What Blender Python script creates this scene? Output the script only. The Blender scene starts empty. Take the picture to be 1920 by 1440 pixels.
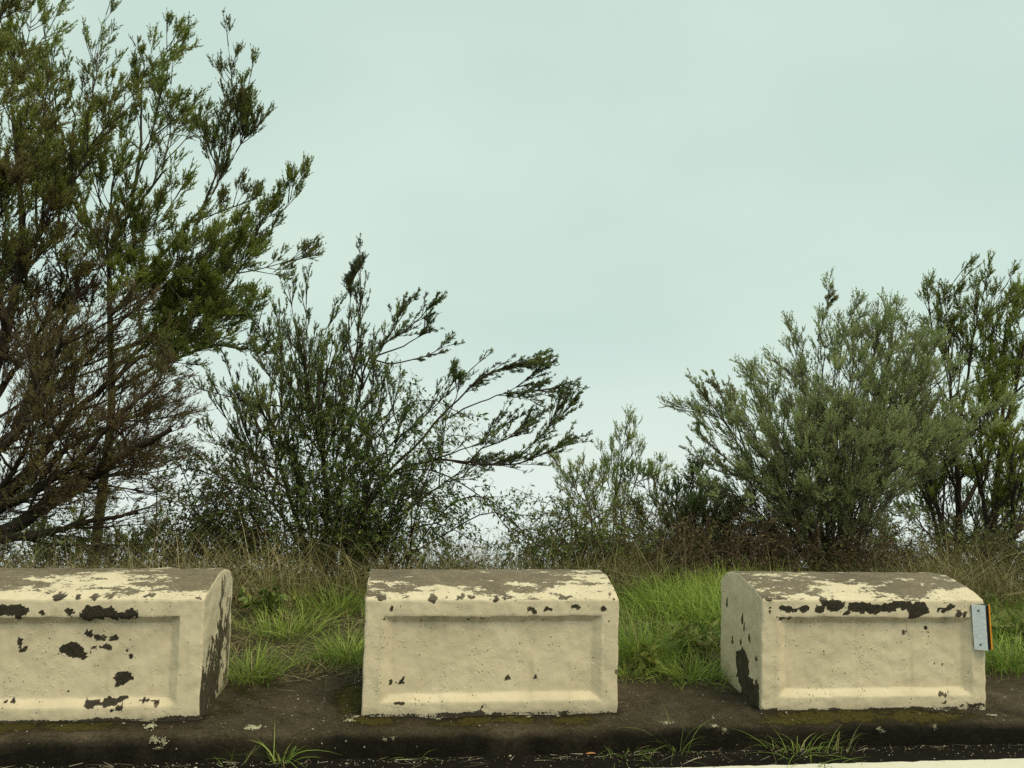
import bpy, math, random
import numpy as np
from mathutils import Matrix, Vector

rng = np.random.default_rng(7)
random.seed(7)
SC = bpy.context.scene
COL = SC.collection

# ------------------------------------------------------------------ camera, sky, sun, exposure
F_PX, PITCH, ROLL, CAM_Z = 1494.3, 0.0644, 0.0234, 1.194      # kerb top is z = 0


def ray(u, v):
    """Direction (world) through pixel u, v of the 1920 x 1440 frame."""
    x, y = u - 960.0, v - 720.0
    c, s = math.cos(-ROLL), math.sin(-ROLL)
    a, b = x * c - y * s, x * s + y * c
    c, s = math.cos(PITCH), math.sin(PITCH)
    return np.array([a / F_PX, c + b / F_PX * s, s - b / F_PX * c])


def W(u, v, Y):
    """World point seen at u, v and standing Y metres in front of the camera."""
    r = ray(u, v)
    return r * (Y / r[1]) + np.array([0, 0, CAM_Z])


def G(u, v, z=0.0):
    """World point seen at u, v on the level z."""
    r = ray(u, v)
    return r * ((z - CAM_Z) / r[2]) + np.array([0, 0, CAM_Z])


cam_data = bpy.data.cameras.new("camera")
cam_data.sensor_width = 36.0
cam_data.lens = 36.0 * F_PX / 1920.0
cam_data.clip_start = 0.05
cam_data.clip_end = 3000.0
cam = bpy.data.objects.new("camera", cam_data)
COL.objects.link(cam)
fw = Vector(ray(960, 720)).normalized()
rt = (Vector(ray(961, 720)) - Vector(ray(960, 720))).normalized()
up = rt.cross(fw).normalized()
cam.matrix_world = Matrix(((rt.x, up.x, -fw.x, 0), (rt.y, up.y, -fw.y, 0), (rt.z, up.z, -fw.z, CAM_Z), (0, 0, 0, 1)))
SC.camera = cam

SUN_EL, SUN_AZ = math.radians(56), math.radians(138)          # high, behind the camera's right shoulder, veiled by fog
world = bpy.data.worlds.new("World")
SC.world = world
world.use_nodes = True
wn, wl = world.node_tree.nodes, world.node_tree.links
wn.clear()
w_out = wn.new("ShaderNodeOutputWorld")
w_bg = wn.new("ShaderNodeBackground")
w_bg.inputs["Strength"].default_value = 0.0755
w_sky = wn.new("ShaderNodeTexSky")
w_sky.sky_type = 'NISHITA'
w_sky.sun_disc = False
w_sky.sun_elevation = SUN_EL
w_sky.sun_rotation = SUN_AZ
w_tc = wn.new("ShaderNodeTexCoord")
w_map = wn.new("ShaderNodeMapping")
w_map.inputs["Scale"].default_value = (1.6, 1.6, 3.2)
w_noise = wn.new("ShaderNodeTexNoise")
w_noise.inputs["Scale"].default_value = 1.3
w_noise.inputs["Detail"].default_value = 3.0
w_noise.inputs["Roughness"].default_value = 0.45
w_ramp = wn.new("ShaderNodeValToRGB")
w_ramp.color_ramp.elements[0].position = 0.33
w_ramp.color_ramp.elements[0].color = (5.8, 7.45, 6.75, 1)
w_ramp.color_ramp.elements[1].position = 0.68
w_ramp.color_ramp.elements[1].color = (6.75, 8.2, 7.3, 1)
w_sep = wn.new("ShaderNodeSeparateXYZ")
w_el = wn.new("ShaderNodeMapRange")                            # fog thickens to plain white at and below the horizon
w_el.inputs["From Min"].default_value = -0.06
w_el.inputs["From Max"].default_value = 0.14
w_el.inputs["To Min"].default_value = 1.0
w_el.inputs["To Max"].default_value = 0.0
w_fog = wn.new("ShaderNodeMix")
w_fog.data_type = 'RGBA'
w_fog.inputs["B"].default_value = (7.9, 8.9, 8.3, 1)
for i in w_fog.inputs:
    if i.type == 'RGBA' and i.name == 'B':
        i.default_value = (7.9, 8.9, 8.3, 1)
w_mix = wn.new("ShaderNodeMix")                                # thick overcast with a little of the blue sky above it
w_mix.data_type = 'RGBA'
w_mix.inputs[0].default_value = 0.96
wl.new(w_tc.outputs["Generated"], w_map.inputs["Vector"])
wl.new(w_map.outputs[0], w_noise.inputs["Vector"])
wl.new(w_noise.outputs[0], w_ramp.inputs[0])
wl.new(w_tc.outputs["Generated"], w_sep.inputs[0])
wl.new(w_sep.outputs["Z"], w_el.inputs["Value"])
wl.new(w_el.outputs[0], w_fog.inputs[0])
wl.new(w_ramp.outputs[0], w_fog.inputs[6])
wl.new(w_sky.outputs[0], w_mix.inputs[6])
wl.new(w_fog.outputs[2], w_mix.inputs[7])
wl.new(w_mix.outputs[2], w_bg.inputs["Color"])
wl.new(w_bg.outputs[0], w_out.inputs[0])

sun_data = bpy.data.lights.new("sun", 'SUN')
sun_data.energy = 1.5
sun_data.angle = math.radians(30)
sun_data.color = (1.0, 0.86, 0.60)
sun = bpy.data.objects.new("sun", sun_data)
COL.objects.link(sun)
sd = Vector((math.sin(SUN_AZ) * math.cos(SUN_EL), math.cos(SUN_AZ) * math.cos(SUN_EL), math.sin(SUN_EL)))
sun.rotation_euler = sd.to_track_quat('Z', 'Y').to_euler()
sun.location = (0, 0, 30)

SC.view_settings.view_transform = 'Standard'
SC.view_settings.look = 'None'
SC.view_settings.exposure = 0.41
SC.view_settings.gamma = 1.0
SC.view_settings.use_curve_mapping = False
SC.render.engine = 'CYCLES'
SC.cycles.max_bounces = 8
SC.cycles.diffuse_bounces = 4
SC.cycles.transparent_max_bounces = 8
SC.cycles.use_denoising = False


# ------------------------------------------------------------------ materials
def new_mat(name):
    m = bpy.data.materials.new(name)
    m.use_nodes = True
    nt = m.node_tree
    nt.nodes.clear()
    out = nt.nodes.new("ShaderNodeOutputMaterial")
    b = nt.nodes.new("ShaderNodeBsdfPrincipled")
    nt.links.new(b.outputs[0], out.inputs[0])
    b.inputs["Specular IOR Level"].default_value = 0.3
    return m, nt, b, out


def nd(nt, kind, **kw):
    n = nt.nodes.new(kind)
    for k, v in kw.items():
        if hasattr(n, k):
            setattr(n, k, v)
        else:
            n.inputs[k].default_value = v
    return n


def ramp(nt, fac, stops, interp='LINEAR'):
    r = nt.nodes.new("ShaderNodeValToRGB")
    r.color_ramp.interpolation = interp
    els = r.color_ramp.elements
    while len(els) < len(stops):
        els.new(0.5)
    for e, (p, c) in zip(els, stops):
        e.position = p
        e.color = (c[0], c[1], c[2], 1) if hasattr(c, '__len__') else (c, c, c, 1)
    nt.links.new(fac, r.inputs[0])
    return r.outputs[0]


def noise(nt, vec, scale, detail=5.0, rough=0.6, stretch=None):
    n = nt.nodes.new("ShaderNodeTexNoise")
    n.inputs["Scale"].default_value = scale
    n.inputs["Detail"].default_value = detail
    n.inputs["Roughness"].default_value = rough
    if stretch is not None:
        mp = nt.nodes.new("ShaderNodeMapping")
        mp.inputs["Scale"].default_value = stretch
        nt.links.new(vec, mp.inputs[0])
        vec = mp.outputs[0]
    nt.links.new(vec, n.inputs["Vector"])
    return n.outputs[0]


def math_n(nt, op, a, b=None, clamp=False):
    n = nt.nodes.new("ShaderNodeMath")
    n.operation = op
    n.use_clamp = clamp
    for i, x in enumerate((a, b)):
        if x is None:
            continue
        if isinstance(x, (int, float)):
            n.inputs[i].default_value = x
        else:
            nt.links.new(x, n.inputs[i])
    return n.outputs[0]


def mixc(nt, fac, a, b, mode='MIX'):
    n = nt.nodes.new("ShaderNodeMix")
    n.data_type = 'RGBA'
    n.blend_type = mode
    for i, x in ((0, fac), (6, a), (7, b)):
        if isinstance(x, (int, float)):
            n.inputs[i].default_value = x
        elif isinstance(x, tuple):
            n.inputs[i].default_value = (*x, 1)
        else:
            nt.links.new(x, n.inputs[i])
    return n.outputs[2]


def bump(nt, h, strength, dist, normal=None):
    n = nt.nodes.new("ShaderNodeBump")
    n.inputs["Strength"].default_value = strength
    n.inputs["Distance"].default_value = dist
    nt.links.new(h, n.inputs["Height"])
    if normal is not None:
        nt.links.new(normal, n.inputs["Normal"])
    return n.outputs[0]


def attr(nt, name):
    n = nt.nodes.new("ShaderNodeAttribute")
    n.attribute_name = name
    return n.outputs["Fac"]


def mat_leaf(name, stops, trans=0.25, rough=0.55, stops_t=None):
    """Foliage: the point attribute 'tint' (0..1) picks the colour; part of the light passes through the leaf."""
    m, nt, b, out = new_mat(name)
    c = ramp(nt, attr(nt, "tint"), stops)
    nt.links.new(c, b.inputs["Base Color"])
    b.inputs["Roughness"].default_value = rough
    if trans:
        t = nt.nodes.new("ShaderNodeBsdfTranslucent")
        nt.links.new(c, t.inputs[0])
        mx = nt.nodes.new("ShaderNodeMixShader")
        mx.inputs[0].default_value = trans
        nt.links.new(b.outputs[0], mx.inputs[1])
        nt.links.new(t.outputs[0], mx.inputs[2])
        nt.links.new(mx.outputs[0], out.inputs[0])
    return m


M = {}
M['heath_dark'] = mat_leaf("heath_needles_dark", [(0, (.17, .11, .062)), (.3, (.235, .185, .075)), (.6, (.23, .245, .055)), (1, (.36, .37, .08))], .42)
M['heath_green'] = mat_leaf("heath_needles_green", [(0, (.16, .145, .05)), (.4, (.20, .235, .05)), (.75, (.27, .32, .06)), (1, (.40, .42, .10))], .45)
M['heath_blue'] = mat_leaf("heath_needles_grey_green", [(0, (.12, .125, .06)), (.4, (.17, .215, .075)), (.75, (.24, .29, .085)), (1, (.36, .39, .12))], .45)
M['heath_hazed'] = mat_leaf("heath_needles_hazed", [(0, (.27, .235, .13)), (.4, (.33, .375, .17)), (.75, (.40, .46, .19)), (1, (.52, .54, .25))], .46)  # paler tones: reflected haze over the shrub is put into the needle colour
M['bramble'] = mat_leaf("bramble_leaves", [(0, (.06, .075, .02)), (.5, (.10, .155, .03)), (.85, (.18, .24, .05)), (1, (.32, .32, .09))], trans=.35, rough=.4)
M['scrub'] = mat_leaf("scrub_leaves", [(0, (.13, .085, .045)), (.35, (.16, .125, .055)), (.6, (.13, .15, .045)), (1, (.24, .27, .07))], trans=.3)
M['grass'] = mat_leaf("green_grass", [(0, (.42, .34, .16)), (.22, (.30, .27, .10)), (.4, (.13, .20, .035)), (.75, (.24, .35, .05)), (1, (.44, .52, .11))], trans=.35, rough=.45)
M['straw'] = mat_leaf("dry_grass", [(0, (.12, .075, .04)), (.3, (.20, .145, .07)), (.55, (.20, .20, .07)), (.8, (.33, .26, .13)), (1, (.50, .43, .24))], trans=.2)


def mat_bark(name, dark, light, scale=30):
    m, nt, b, out = new_mat(name)
    tc = nt.nodes.new("ShaderNodeTexCoord")
    n = noise(nt, tc.outputs["Object"], scale, 6, .65, (1, 1, .35))
    nt.links.new(ramp(nt, n, [(.3, dark), (.7, light)]), b.inputs["Base Color"])
    b.inputs["Roughness"].default_value = .85
    nt.links.new(bump(nt, n, .6, .008), b.inputs["Normal"])
    return m


M['bark_dark'] = mat_bark("heath_bark_dark", (.022, .014, .009), (.07, .048, .030))
M['bark_green'] = mat_bark("heath_bark_mossy", (.035, .030, .016), (.11, .10, .05))
M['bark_grey'] = mat_bark("heath_bark_grey", (.05, .040, .028), (.16, .135, .095))
M['twig_brown'] = mat_bark("dry_twigs", (.045, .028, .016), (.13, .085, .05), 60)


def mat_paint(name, ax, wf=.75, wm=.45):
    """Cream paint over grey concrete. Point attributes: peel (>0 bare concrete), grime (dirt), dark (bare concrete is black with algae)."""
    m, nt, b, out = new_mat(name)
    tc = nt.nodes.new("ShaderNodeTexCoord")
    v = tc.outputs["Object"]
    fine = noise(nt, v, 95, 6, .7, ax)
    mid = noise(nt, v, 26, 4, .6, ax)
    big = noise(nt, v, 5.5, 4, .55)
    p = math_n(nt, 'ADD', attr(nt, "peel"), math_n(nt, 'MULTIPLY', math_n(nt, 'SUBTRACT', fine, .5), wf))
    p = math_n(nt, 'ADD', p, math_n(nt, 'MULTIPLY', math_n(nt, 'SUBTRACT', mid, .5), wm))
    ps = math_n(nt, 'ADD', p, .5, True)
    bare = ramp(nt, ps, [(.485, 0.0), (.515, 1.0)])
    rim = ramp(nt, ps, [(.40, 0.0), (.46, 1.0)])                 # the film curls up and an older, paler coat shows round each chip
    paint = ramp(nt, big, [(.3, (.69, .575, .395)), (.55, (.735, .615, .43)), (.75, (.775, .66, .47))])
    mott = noise(nt, v, 210, 3, .7)
    paint = mixc(nt, 1.0, paint, ramp(nt, mott, [(.3, .93), (.6, 1.0)]), 'MULTIPLY')
    streak = noise(nt, v, 16, 4, .6, (1.6, 1, .10))
    paint = mixc(nt, ramp(nt, streak, [(.55, 0.0), (.75, .24)]), paint, (.34, .28, .17))
    grime = math_n(nt, 'MULTIPLY', attr(nt, "grime"), math_n(nt, 'ADD', math_n(nt, 'MULTIPLY', mid, 1.2), .1), True)
    paint = mixc(nt, grime, paint, (.11, .085, .045))
    paint = mixc(nt, math_n(nt, 'MULTIPLY', rim, .55), paint, (.80, .73, .56))
    # pinholes, flakes and dark specks in loose swarms
    vor = nt.nodes.new("ShaderNodeTexVoronoi")
    vor.inputs["Scale"].default_value = 70
    nt.links.new(v, vor.inputs["Vector"])
    spk = math_n(nt, 'MULTIPLY', ramp(nt, math_n(nt, 'ADD', vor.outputs["Distance"], math_n(nt, 'MULTIPLY', fine, .5)), [(.40, 1.0), (.45, 0.0)]), ramp(nt, noise(nt, v, 7, 4, .75), [(.54, 0.0), (.60, 1.0)]))
    vo2 = nt.nodes.new("ShaderNodeTexVoronoi")
    vo2.inputs["Scale"].default_value = 28
    nt.links.new(v, vo2.inputs["Vector"])
    dot = ramp(nt, vo2.outputs["Distance"], [(.075, 1.0), (.10, 0.0)])
    spk = math_n(nt, 'MAXIMUM', spk, math_n(nt, 'MULTIPLY', dot, ramp(nt, noise(nt, v, 19, 2, .5), [(.5, 0.0), (.53, 1.0)])))
    paint = mixc(nt, math_n(nt, 'MULTIPLY', spk, .85), paint, (.07, .052, .03))
    conc = ramp(nt, math_n(nt, 'ADD', math_n(nt, 'MULTIPLY', fine, .6), math_n(nt, 'MULTIPLY', mid, .4)), [(.3, (.10, .075, .046)), (.5, (.185, .145, .092)), (.72, (.31, .255, .17))])
    conc = mixc(nt, attr(nt, "dark"), conc, ramp(nt, fine, [(.3, (.018, .014, .009)), (.55, (.045, .035, .022)), (.8, (.10, .08, .052))]))
    nt.links.new(mixc(nt, bare, paint, conc), b.inputs["Base Color"])
    nt.links.new(ramp(nt, mid, [(.3, .5), (.7, .75)]), b.inputs["Roughness"])
    b.inputs["Specular IOR Level"].default_value = .25
    # relief: blistered paint, brush marks, then the paint film's own thickness
    vb = nt.nodes.new("ShaderNodeTexVoronoi")
    vb.feature = 'SMOOTH_F1'
    vb.inputs["Scale"].default_value = 44
    vb.inputs["Smoothness"].default_value = .3
    dist = nt.nodes.new("ShaderNodeMix")
    dist.data_type = 'VECTOR'
    dist.inputs[0].default_value = .035
    wn_ = nt.nodes.new("ShaderNodeTexNoise")
    wn_.inputs["Scale"].default_value = 30
    nt.links.new(v, wn_.inputs["Vector"])
    nt.links.new(v, dist.inputs[4])
    nt.links.new(wn_.outputs["Color"], dist.inputs[5])
    nt.links.new(dist.outputs[1], vb.inputs["Vector"])
    blister = math_n(nt, 'MULTIPLY', ramp(nt, vb.outputs["Distance"], [(.0, 1.0), (.36, 0.0)]), ramp(nt, noise(nt, v, 9, 3, .6), [(.44, 0.0), (.56, 1.0)]))
    rough = noise(nt, v, 48, 7, .72, (.45, 1, 1.6))
    h = math_n(nt, 'ADD', math_n(nt, 'MULTIPLY', blister, .8), math_n(nt, 'MULTIPLY', rough, .20))
    h = math_n(nt, 'SUBTRACT', h, math_n(nt, 'MULTIPLY', spk, .7))
    n1_ = bump(nt, h, .75, .0026)
    film = math_n(nt, 'SUBTRACT', math_n(nt, 'MULTIPLY', rim, .35), math_n(nt, 'MULTIPLY', bare, 1.3))
    film = math_n(nt, 'ADD', film, math_n(nt, 'MULTIPLY', math_n(nt, 'MULTIPLY', fine, bare), .8))
    nt.links.new(bump(nt, film, 1.0, .0045, n1_), b.inputs["Normal"])
    return m


M['paint'] = mat_paint("peeling_cream_paint", (1, 1, 1))
M['paint_cap'] = mat_paint("peeling_cream_paint_top", (.6, 1, 1), 2.5, 1.7)
M['paint_side'] = mat_paint("peeling_cream_paint_end", (1, 1, .3), 1.2, .8)


def mat_kerb():
    m, nt, b, out = new_mat("mossy_old_concrete")
    tc = nt.nodes.new("ShaderNodeTexCoord")
    v = tc.outputs["Object"]
    fine = noise(nt, v, 75, 8, .8)
    mid = noise(nt, v, 17, 6, .7)
    big = noise(nt, v, 3.2, 5, .65)
    f = math_n(nt, 'ADD', math_n(nt, 'MULTIPLY', fine, .45), math_n(nt, 'ADD', math_n(nt, 'MULTIPLY', big, .3), math_n(nt, 'MULTIPLY', mid, .25)))
    c = ramp(nt, f, [(.36, (.020, .014, .008)), (.47, (.060, .045, .026)), (.55, (.105, .082, .052)), (.64, (.21, .17, .115))])
    stone = nt.nodes.new("ShaderNodeTexVoronoi")
    stone.inputs["Scale"].default_value = 95
    nt.links.new(v, stone.inputs["Vector"])
    c = mixc(nt, ramp(nt, stone.outputs["Distance"], [(.18, .55), (.34, 0.0)]), c, ramp(nt, stone.outputs["Color"], [(.2, (.03, .022, .014)), (.75, (.12, .10, .065)), (.95, (.34, .30, .22))]))
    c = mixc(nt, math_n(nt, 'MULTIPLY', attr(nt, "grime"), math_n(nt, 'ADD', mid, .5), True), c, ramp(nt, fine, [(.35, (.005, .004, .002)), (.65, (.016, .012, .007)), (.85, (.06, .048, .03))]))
    mp_ = math_n(nt, 'ADD', attr(nt, "moss"), math_n(nt, 'ADD', math_n(nt, 'MULTIPLY', math_n(nt, 'SUBTRACT', mid, .5), 1.6), math_n(nt, 'MULTIPLY', math_n(nt, 'SUBTRACT', fine, .5), .8)))
    mf = ramp(nt, mp_, [(.42, 0.0), (.62, 1.0)])
    c = mixc(nt, math_n(nt, 'MULTIPLY', mf, .85), c, ramp(nt, fine, [(.3, (.022, .018, .003)), (.55, (.075, .062, .009)), (.8, (.16, .135, .025))]))
    vor = nt.nodes.new("ShaderNodeTexVoronoi")
    vor.inputs["Scale"].default_value = 40
    nt.links.new(v, vor.inputs["Vector"])
    spk = math_n(nt, 'MULTIPLY', ramp(nt, math_n(nt, 'ADD', vor.outputs["Distance"], math_n(nt, 'MULTIPLY', fine, .2)), [(.20, 1.0), (.26, 0.0)]), ramp(nt, noise(nt, v, 7, 3, .7), [(.60, 0.0), (.66, 1.0)]))
    c = mixc(nt, spk, c, (.46, .42, .32))
    nt.links.new(c, b.inputs["Base Color"])
    b.inputs["Roughness"].default_value = .92
    b.inputs["Specular IOR Level"].default_value = .15
    h = math_n(nt, 'ADD', math_n(nt, 'MULTIPLY', fine, .7), math_n(nt, 'ADD', math_n(nt, 'MULTIPLY', mid, .9), math_n(nt, 'MULTIPLY', mf, .6)))
    nt.links.new(bump(nt, h, .9, .016), b.inputs["Normal"])
    return m


M['kerb'] = mat_kerb()


def mat_ground(name, stops, scale, bump_d, rough=.9, spec=.3):
    m, nt, b, out = new_mat(name)
    tc = nt.nodes.new("ShaderNodeTexCoord")
    v = tc.outputs["Object"]
    a = noise(nt, v, scale, 8, .7)
    c = noise(nt, v, scale * .06, 4, .6)
    f = math_n(nt, 'ADD', math_n(nt, 'MULTIPLY', a, .6), math_n(nt, 'MULTIPLY', c, .4))
    nt.links.new(ramp(nt, f, stops), b.inputs["Base Color"])
    b.inputs["Roughness"].default_value = rough
    b.inputs["Specular IOR Level"].default_value = spec
    nt.links.new(bump(nt, a, .8, bump_d), b.inputs["Normal"])
    return m


M['asphalt'] = mat_ground("dark_asphalt", [(.3, (.006, .005, .003)), (.6, (.014, .011, .008)), (.75, (.05, .042, .032))], 130, .006, .95, .1)
M['soil'] = mat_ground("verge_soil", [(.3, (.03, .022, .012)), (.6, (.075, .058, .03)), (.8, (.12, .10, .05))], 22, .03)
M['line'] = mat_ground("road_paint", [(.25, (.45, .40, .30)), (.42, (.76, .71, .58)), (.8, (.84, .80, .68))], 90, .002, .6)
M['lichen'] = mat_ground("pale_lichen", [(.3, (.16, .14, .09)), (.55, (.48, .44, .30)), (.8, (.66, .62, .46))], 120, .006)
M['litter'] = mat_leaf("pale_litter", [(0, (.10, .07, .04)), (.5, (.34, .28, .18)), (1, (.62, .57, .45))], trans=0, rough=.8)


def mat_plain(name, col, rough=.5, metal=0.0, var=.12, scale=40):
    m, nt, b, out = new_mat(name)
    tc = nt.nodes.new("ShaderNodeTexCoord")
    n = noise(nt, tc.outputs["Object"], scale, 5, .6)
    lo = tuple(c * (1 - var) for c in col)
    hi = tuple(min(1, c * (1 + var)) for c in col)
    nt.links.new(ramp(nt, n, [(.3, lo), (.7, hi)]), b.inputs["Base Color"])
    b.inputs["Roughness"].default_value = rough
    b.inputs["Metallic"].default_value = metal
    return m


M['plate_white'] = mat_plain("reflector_sheet_white", (.80, .82, .84), .5, 0, .12, 55)
M['plate_orange'] = mat_plain("reflector_sheet_orange", (.75, .30, .02), .4)
M['plate_black'] = mat_plain("reflector_body_black", (.012, .012, .012), .5)
M['screw'] = mat_plain("dull_steel", (.16, .15, .14), .45, .8)
M['leaf_orange'] = mat_plain("fallen_leaf", (.42, .20, .07), .6)


# ------------------------------------------------------------------ mesh and object helpers
def mesh_np(name, verts, faces, mat, attrs=None, smooth=False):
    """verts n x 3; faces: list of int arrays (m x k); attrs {name: n floats}."""
    me = bpy.data.meshes.new(name)
    verts = np.ascontiguousarray(verts, dtype=np.float32)
    faces = [np.asarray(f, dtype=np.int32) for f in faces if len(f)]
    me.vertices.add(len(verts))
    me.vertices.foreach_set("co", verts.ravel())
    loops = np.concatenate([f.ravel() for f in faces]) if faces else np.zeros(0, np.int32)
    tot = np.concatenate([np.full(len(f), f.shape[1], np.int32) for f in faces])
    me.loops.add(len(loops))
    me.loops.foreach_set("vertex_index", loops)
    me.polygons.add(len(tot))
    me.polygons.foreach_set("loop_start", np.concatenate([[0], np.cumsum(tot)[:-1]]).astype(np.int32))
    me.polygons.foreach_set("loop_total", tot)
    for k, a in (attrs or {}).items():
        at = me.attributes.new(k, 'FLOAT', 'POINT')
        at.data.foreach_set("value", np.ascontiguousarray(a, dtype=np.float32))
    me.polygons.foreach_set("use_smooth", np.full(len(tot), smooth, dtype=bool))
    me.update(calc_edges=True)
    me.materials.append(mat)
    return me


def obj(name, me, parent=None, loc=None):
    o = bpy.data.objects.new(name, me)
    COL.objects.link(o)
    if parent is not None:
        o.parent = parent
    if loc is not None:
        o.location = loc
    return o


def thing(name, label, cat, loc=(0, 0, 0), rz=0.0, group=None):
    o = bpy.data.objects.new(name, None)
    o.empty_display_size = .1
    COL.objects.link(o)
    o.location = loc
    o.rotation_euler = (0, 0, rz)
    return tag(o, label, cat, group)


def tag(o, label, cat, group=None):
    o["label"] = label
    o["category"] = cat
    if group:
        o["group"] = group
    return o


def structure(o):
    o["kind"] = "structure"
    return o


def stuff(o):
    o["kind"] = "stuff"
    return o


class Waves:
    """Smooth noise: a sum of plane waves, several octaves."""
    def __init__(self, seed, scale, octaves=4, gain=.55, n=10, dims=(1, 1, 1)):
        r = np.random.default_rng(seed)
        self.k, self.p, self.a = [], [], []
        for o in range(octaves):
            d = r.normal(size=(n, 3))
            d /= np.linalg.norm(d, axis=1)[:, None]
            self.k.append(d * scale * 2 ** o * r.uniform(.7, 1.4, (n, 1)) * np.array(dims))
            self.p.append(r.uniform(0, 6.28, n))
            self.a.append(np.full(n, gain ** o / math.sqrt(n)))
        self.k, self.p, self.a = np.concatenate(self.k), np.concatenate(self.p), np.concatenate(self.a)

    def __call__(self, P):
        out = np.zeros(len(P))
        for k, p, a in zip(self.k, self.p, self.a):
            out += a * np.cos(P @ k + p)
        return out


def grid_faces(nu, nv, flip=False, off=0):
    i = np.arange(nu - 1)[:, None] * nv + np.arange(nv - 1)[None, :] + off
    i = i.ravel()
    f = np.stack([i, i + nv, i + nv + 1, i + 1], 1)
    return f[:, ::-1] if flip else f


def unit(a):
    return a / np.maximum(np.linalg.norm(a, axis=-1, keepdims=True), 1e-9)


def tubes(P, R, sides=3):
    """P: N x K x 3 polylines, R: N x K radii -> verts, quads. Every tube closes to a point-like end."""
    N, K, _ = P.shape
    T = np.gradient(P, axis=1) if K > 1 else np.zeros_like(P)
    T = unit(T)
    ref = np.where(np.abs(T[..., 2:3]) > .9, np.array([1.0, 0, 0]), np.array([0, 0, 1.0]))
    A = unit(np.cross(T, ref))
    B = np.cross(T, A)
    ang = np.arange(sides) / sides * 2 * math.pi
    V = P[:, :, None, :] + R[:, :, None, None] * (np.cos(ang)[None, None, :, None] * A[:, :, None, :] + np.sin(ang)[None, None, :, None] * B[:, :, None, :])
    base = (np.arange(N)[:, None, None] * K + np.arange(K - 1)[None, :, None]) * sides
    s = np.arange(sides)[None, None, :]
    s2 = (s + 1) % sides
    f = np.stack([base + s, base + s2, base + sides + s2, base + sides + s], -1).reshape(-1, 4)
    return V.reshape(-1, 3), f


def spline(pts, n):
    """Catmull-Rom through pts, n samples evenly by length."""
    p = np.asarray(pts, float)
    if len(p) == 2:
        return p[0] + (p[1] - p[0]) * np.linspace(0, 1, n)[:, None]
    q = np.vstack([2 * p[0] - p[1], p, 2 * p[-1] - p[-2]])
    out = []
    for i in range(len(p) - 1):
        a, b, c, d = q[i:i + 4]
        t = np.linspace(0, 1, 12, endpoint=False)[:, None]
        out.append(.5 * (2 * b + (c - a) * t + (2 * a - 5 * b + 4 * c - d) * t ** 2 + (3 * b - a - 3 * c + d) * t ** 3))
    out = np.vstack(out + [p[-1:]])
    L = np.concatenate([[0], np.cumsum(np.linalg.norm(np.diff(out, axis=0), axis=1))])
    s = np.linspace(0, L[-1], n)
    return np.stack([np.interp(s, L, out[:, k]) for k in range(3)], 1)


# ------------------------------------------------------------------ the setting: road, kerb, verge, slope
YAW = 0.1171
RX = np.array([math.cos(YAW), math.sin(YAW), 0.0])            # along the road
RY = np.array([-math.sin(YAW), math.cos(YAW), 0.0])           # away from the road
KERB_Z = -0.09
KERB_D, SOIL_D = 3.285, 3.95


def RW(a, d, z=0.0):
    return RX * a + RY * d + np.array([0, 0, z])


def road_coords(P):
    return P @ RX, P @ RY


def road_sheet(name, a0, a1, d0, d1, z, mat, na, ndiv, zf=None):
    a, d = np.linspace(a0, a1, na), np.linspace(d0, d1, ndiv)
    A, D = np.meshgrid(a, d, indexing='ij')
    V = A.ravel()[:, None] * RX + D.ravel()[:, None] * RY
    V[:, 2] = z if zf is None else zf(A.ravel(), D.ravel())
    return structure(obj(name, mesh_np(name, V, [grid_faces(na, ndiv)], mat, smooth=True)))


road_sheet("road", -150, 150, -5.5, KERB_D + .3, KERB_Z, M['asphalt'], 2, 2)
la = np.concatenate([[-150.0], np.linspace(-4, 6, 900), [150.0]])
lw = Waves(15, 60, 3)
lv = np.concatenate([la[:, None] * RX + 2.96 * RY, la[:, None] * RX + 3.102 * RY])
lv[len(la):] += RY * (.0022 * lw(lv[len(la):]))[:, None]           # brushed edge, worn and not quite straight
lv[:, 2] = KERB_Z + .004
li = np.arange(len(la) - 1)
structure(obj("road_marking", mesh_np("road_marking", lv, [np.stack([li, li + 1, li + 1 + len(la), li + len(la)], 1)], M['line'])))
road_sheet("far_verge", -150, 150, -60, -5.5, KERB_Z - .004, M['soil'], 2, 2)

# kerb: rounded front edge, gently uneven, one long cast strip
kw1, kw2 = Waves(11, 2.2, 4), Waves(12, 30, 3)
prof = [(-.02, KERB_Z - .05), (-.012, KERB_Z + .0), (-.010, -.07), (-.006, -.05), (-.002, -.032), (.006, -.018), (.018, -.008), (.036, -.002), (.06, 0.0)]
prof += [(x, 0.0) for x in np.linspace(.08, .80, 26)]
prof = np.array(prof)
na = 620
aa = np.concatenate([np.linspace(-60, -3.2, 30, endpoint=False), np.linspace(-3.2, 4.6, na - 60, endpoint=False), np.linspace(4.6, 60, 30)])
A, Kx = np.meshgrid(aa, np.arange(len(prof)), indexing='ij')
dd, zz = prof[Kx.ravel(), 0], prof[Kx.ravel(), 1]
V = A.ravel()[:, None] * RX + (KERB_D + dd)[:, None] * RY
V[:, 2] = zz
n1, n2 = kw1(V), kw2(V)
V[:, 2] += (.005 * n1 + .0022 * n2) * (zz > -.03)
V += RY * ((.006 * n1 + .003 * n2) * (dd < .05))[:, None]
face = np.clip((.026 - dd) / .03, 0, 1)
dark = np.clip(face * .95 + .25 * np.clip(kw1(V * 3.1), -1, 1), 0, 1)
lip = np.exp(-((dd - .09) / .07) ** 2)
moss = np.clip(lip * .22 + .26 * kw1(V * 1.7 + 3), 0, .5)
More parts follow.
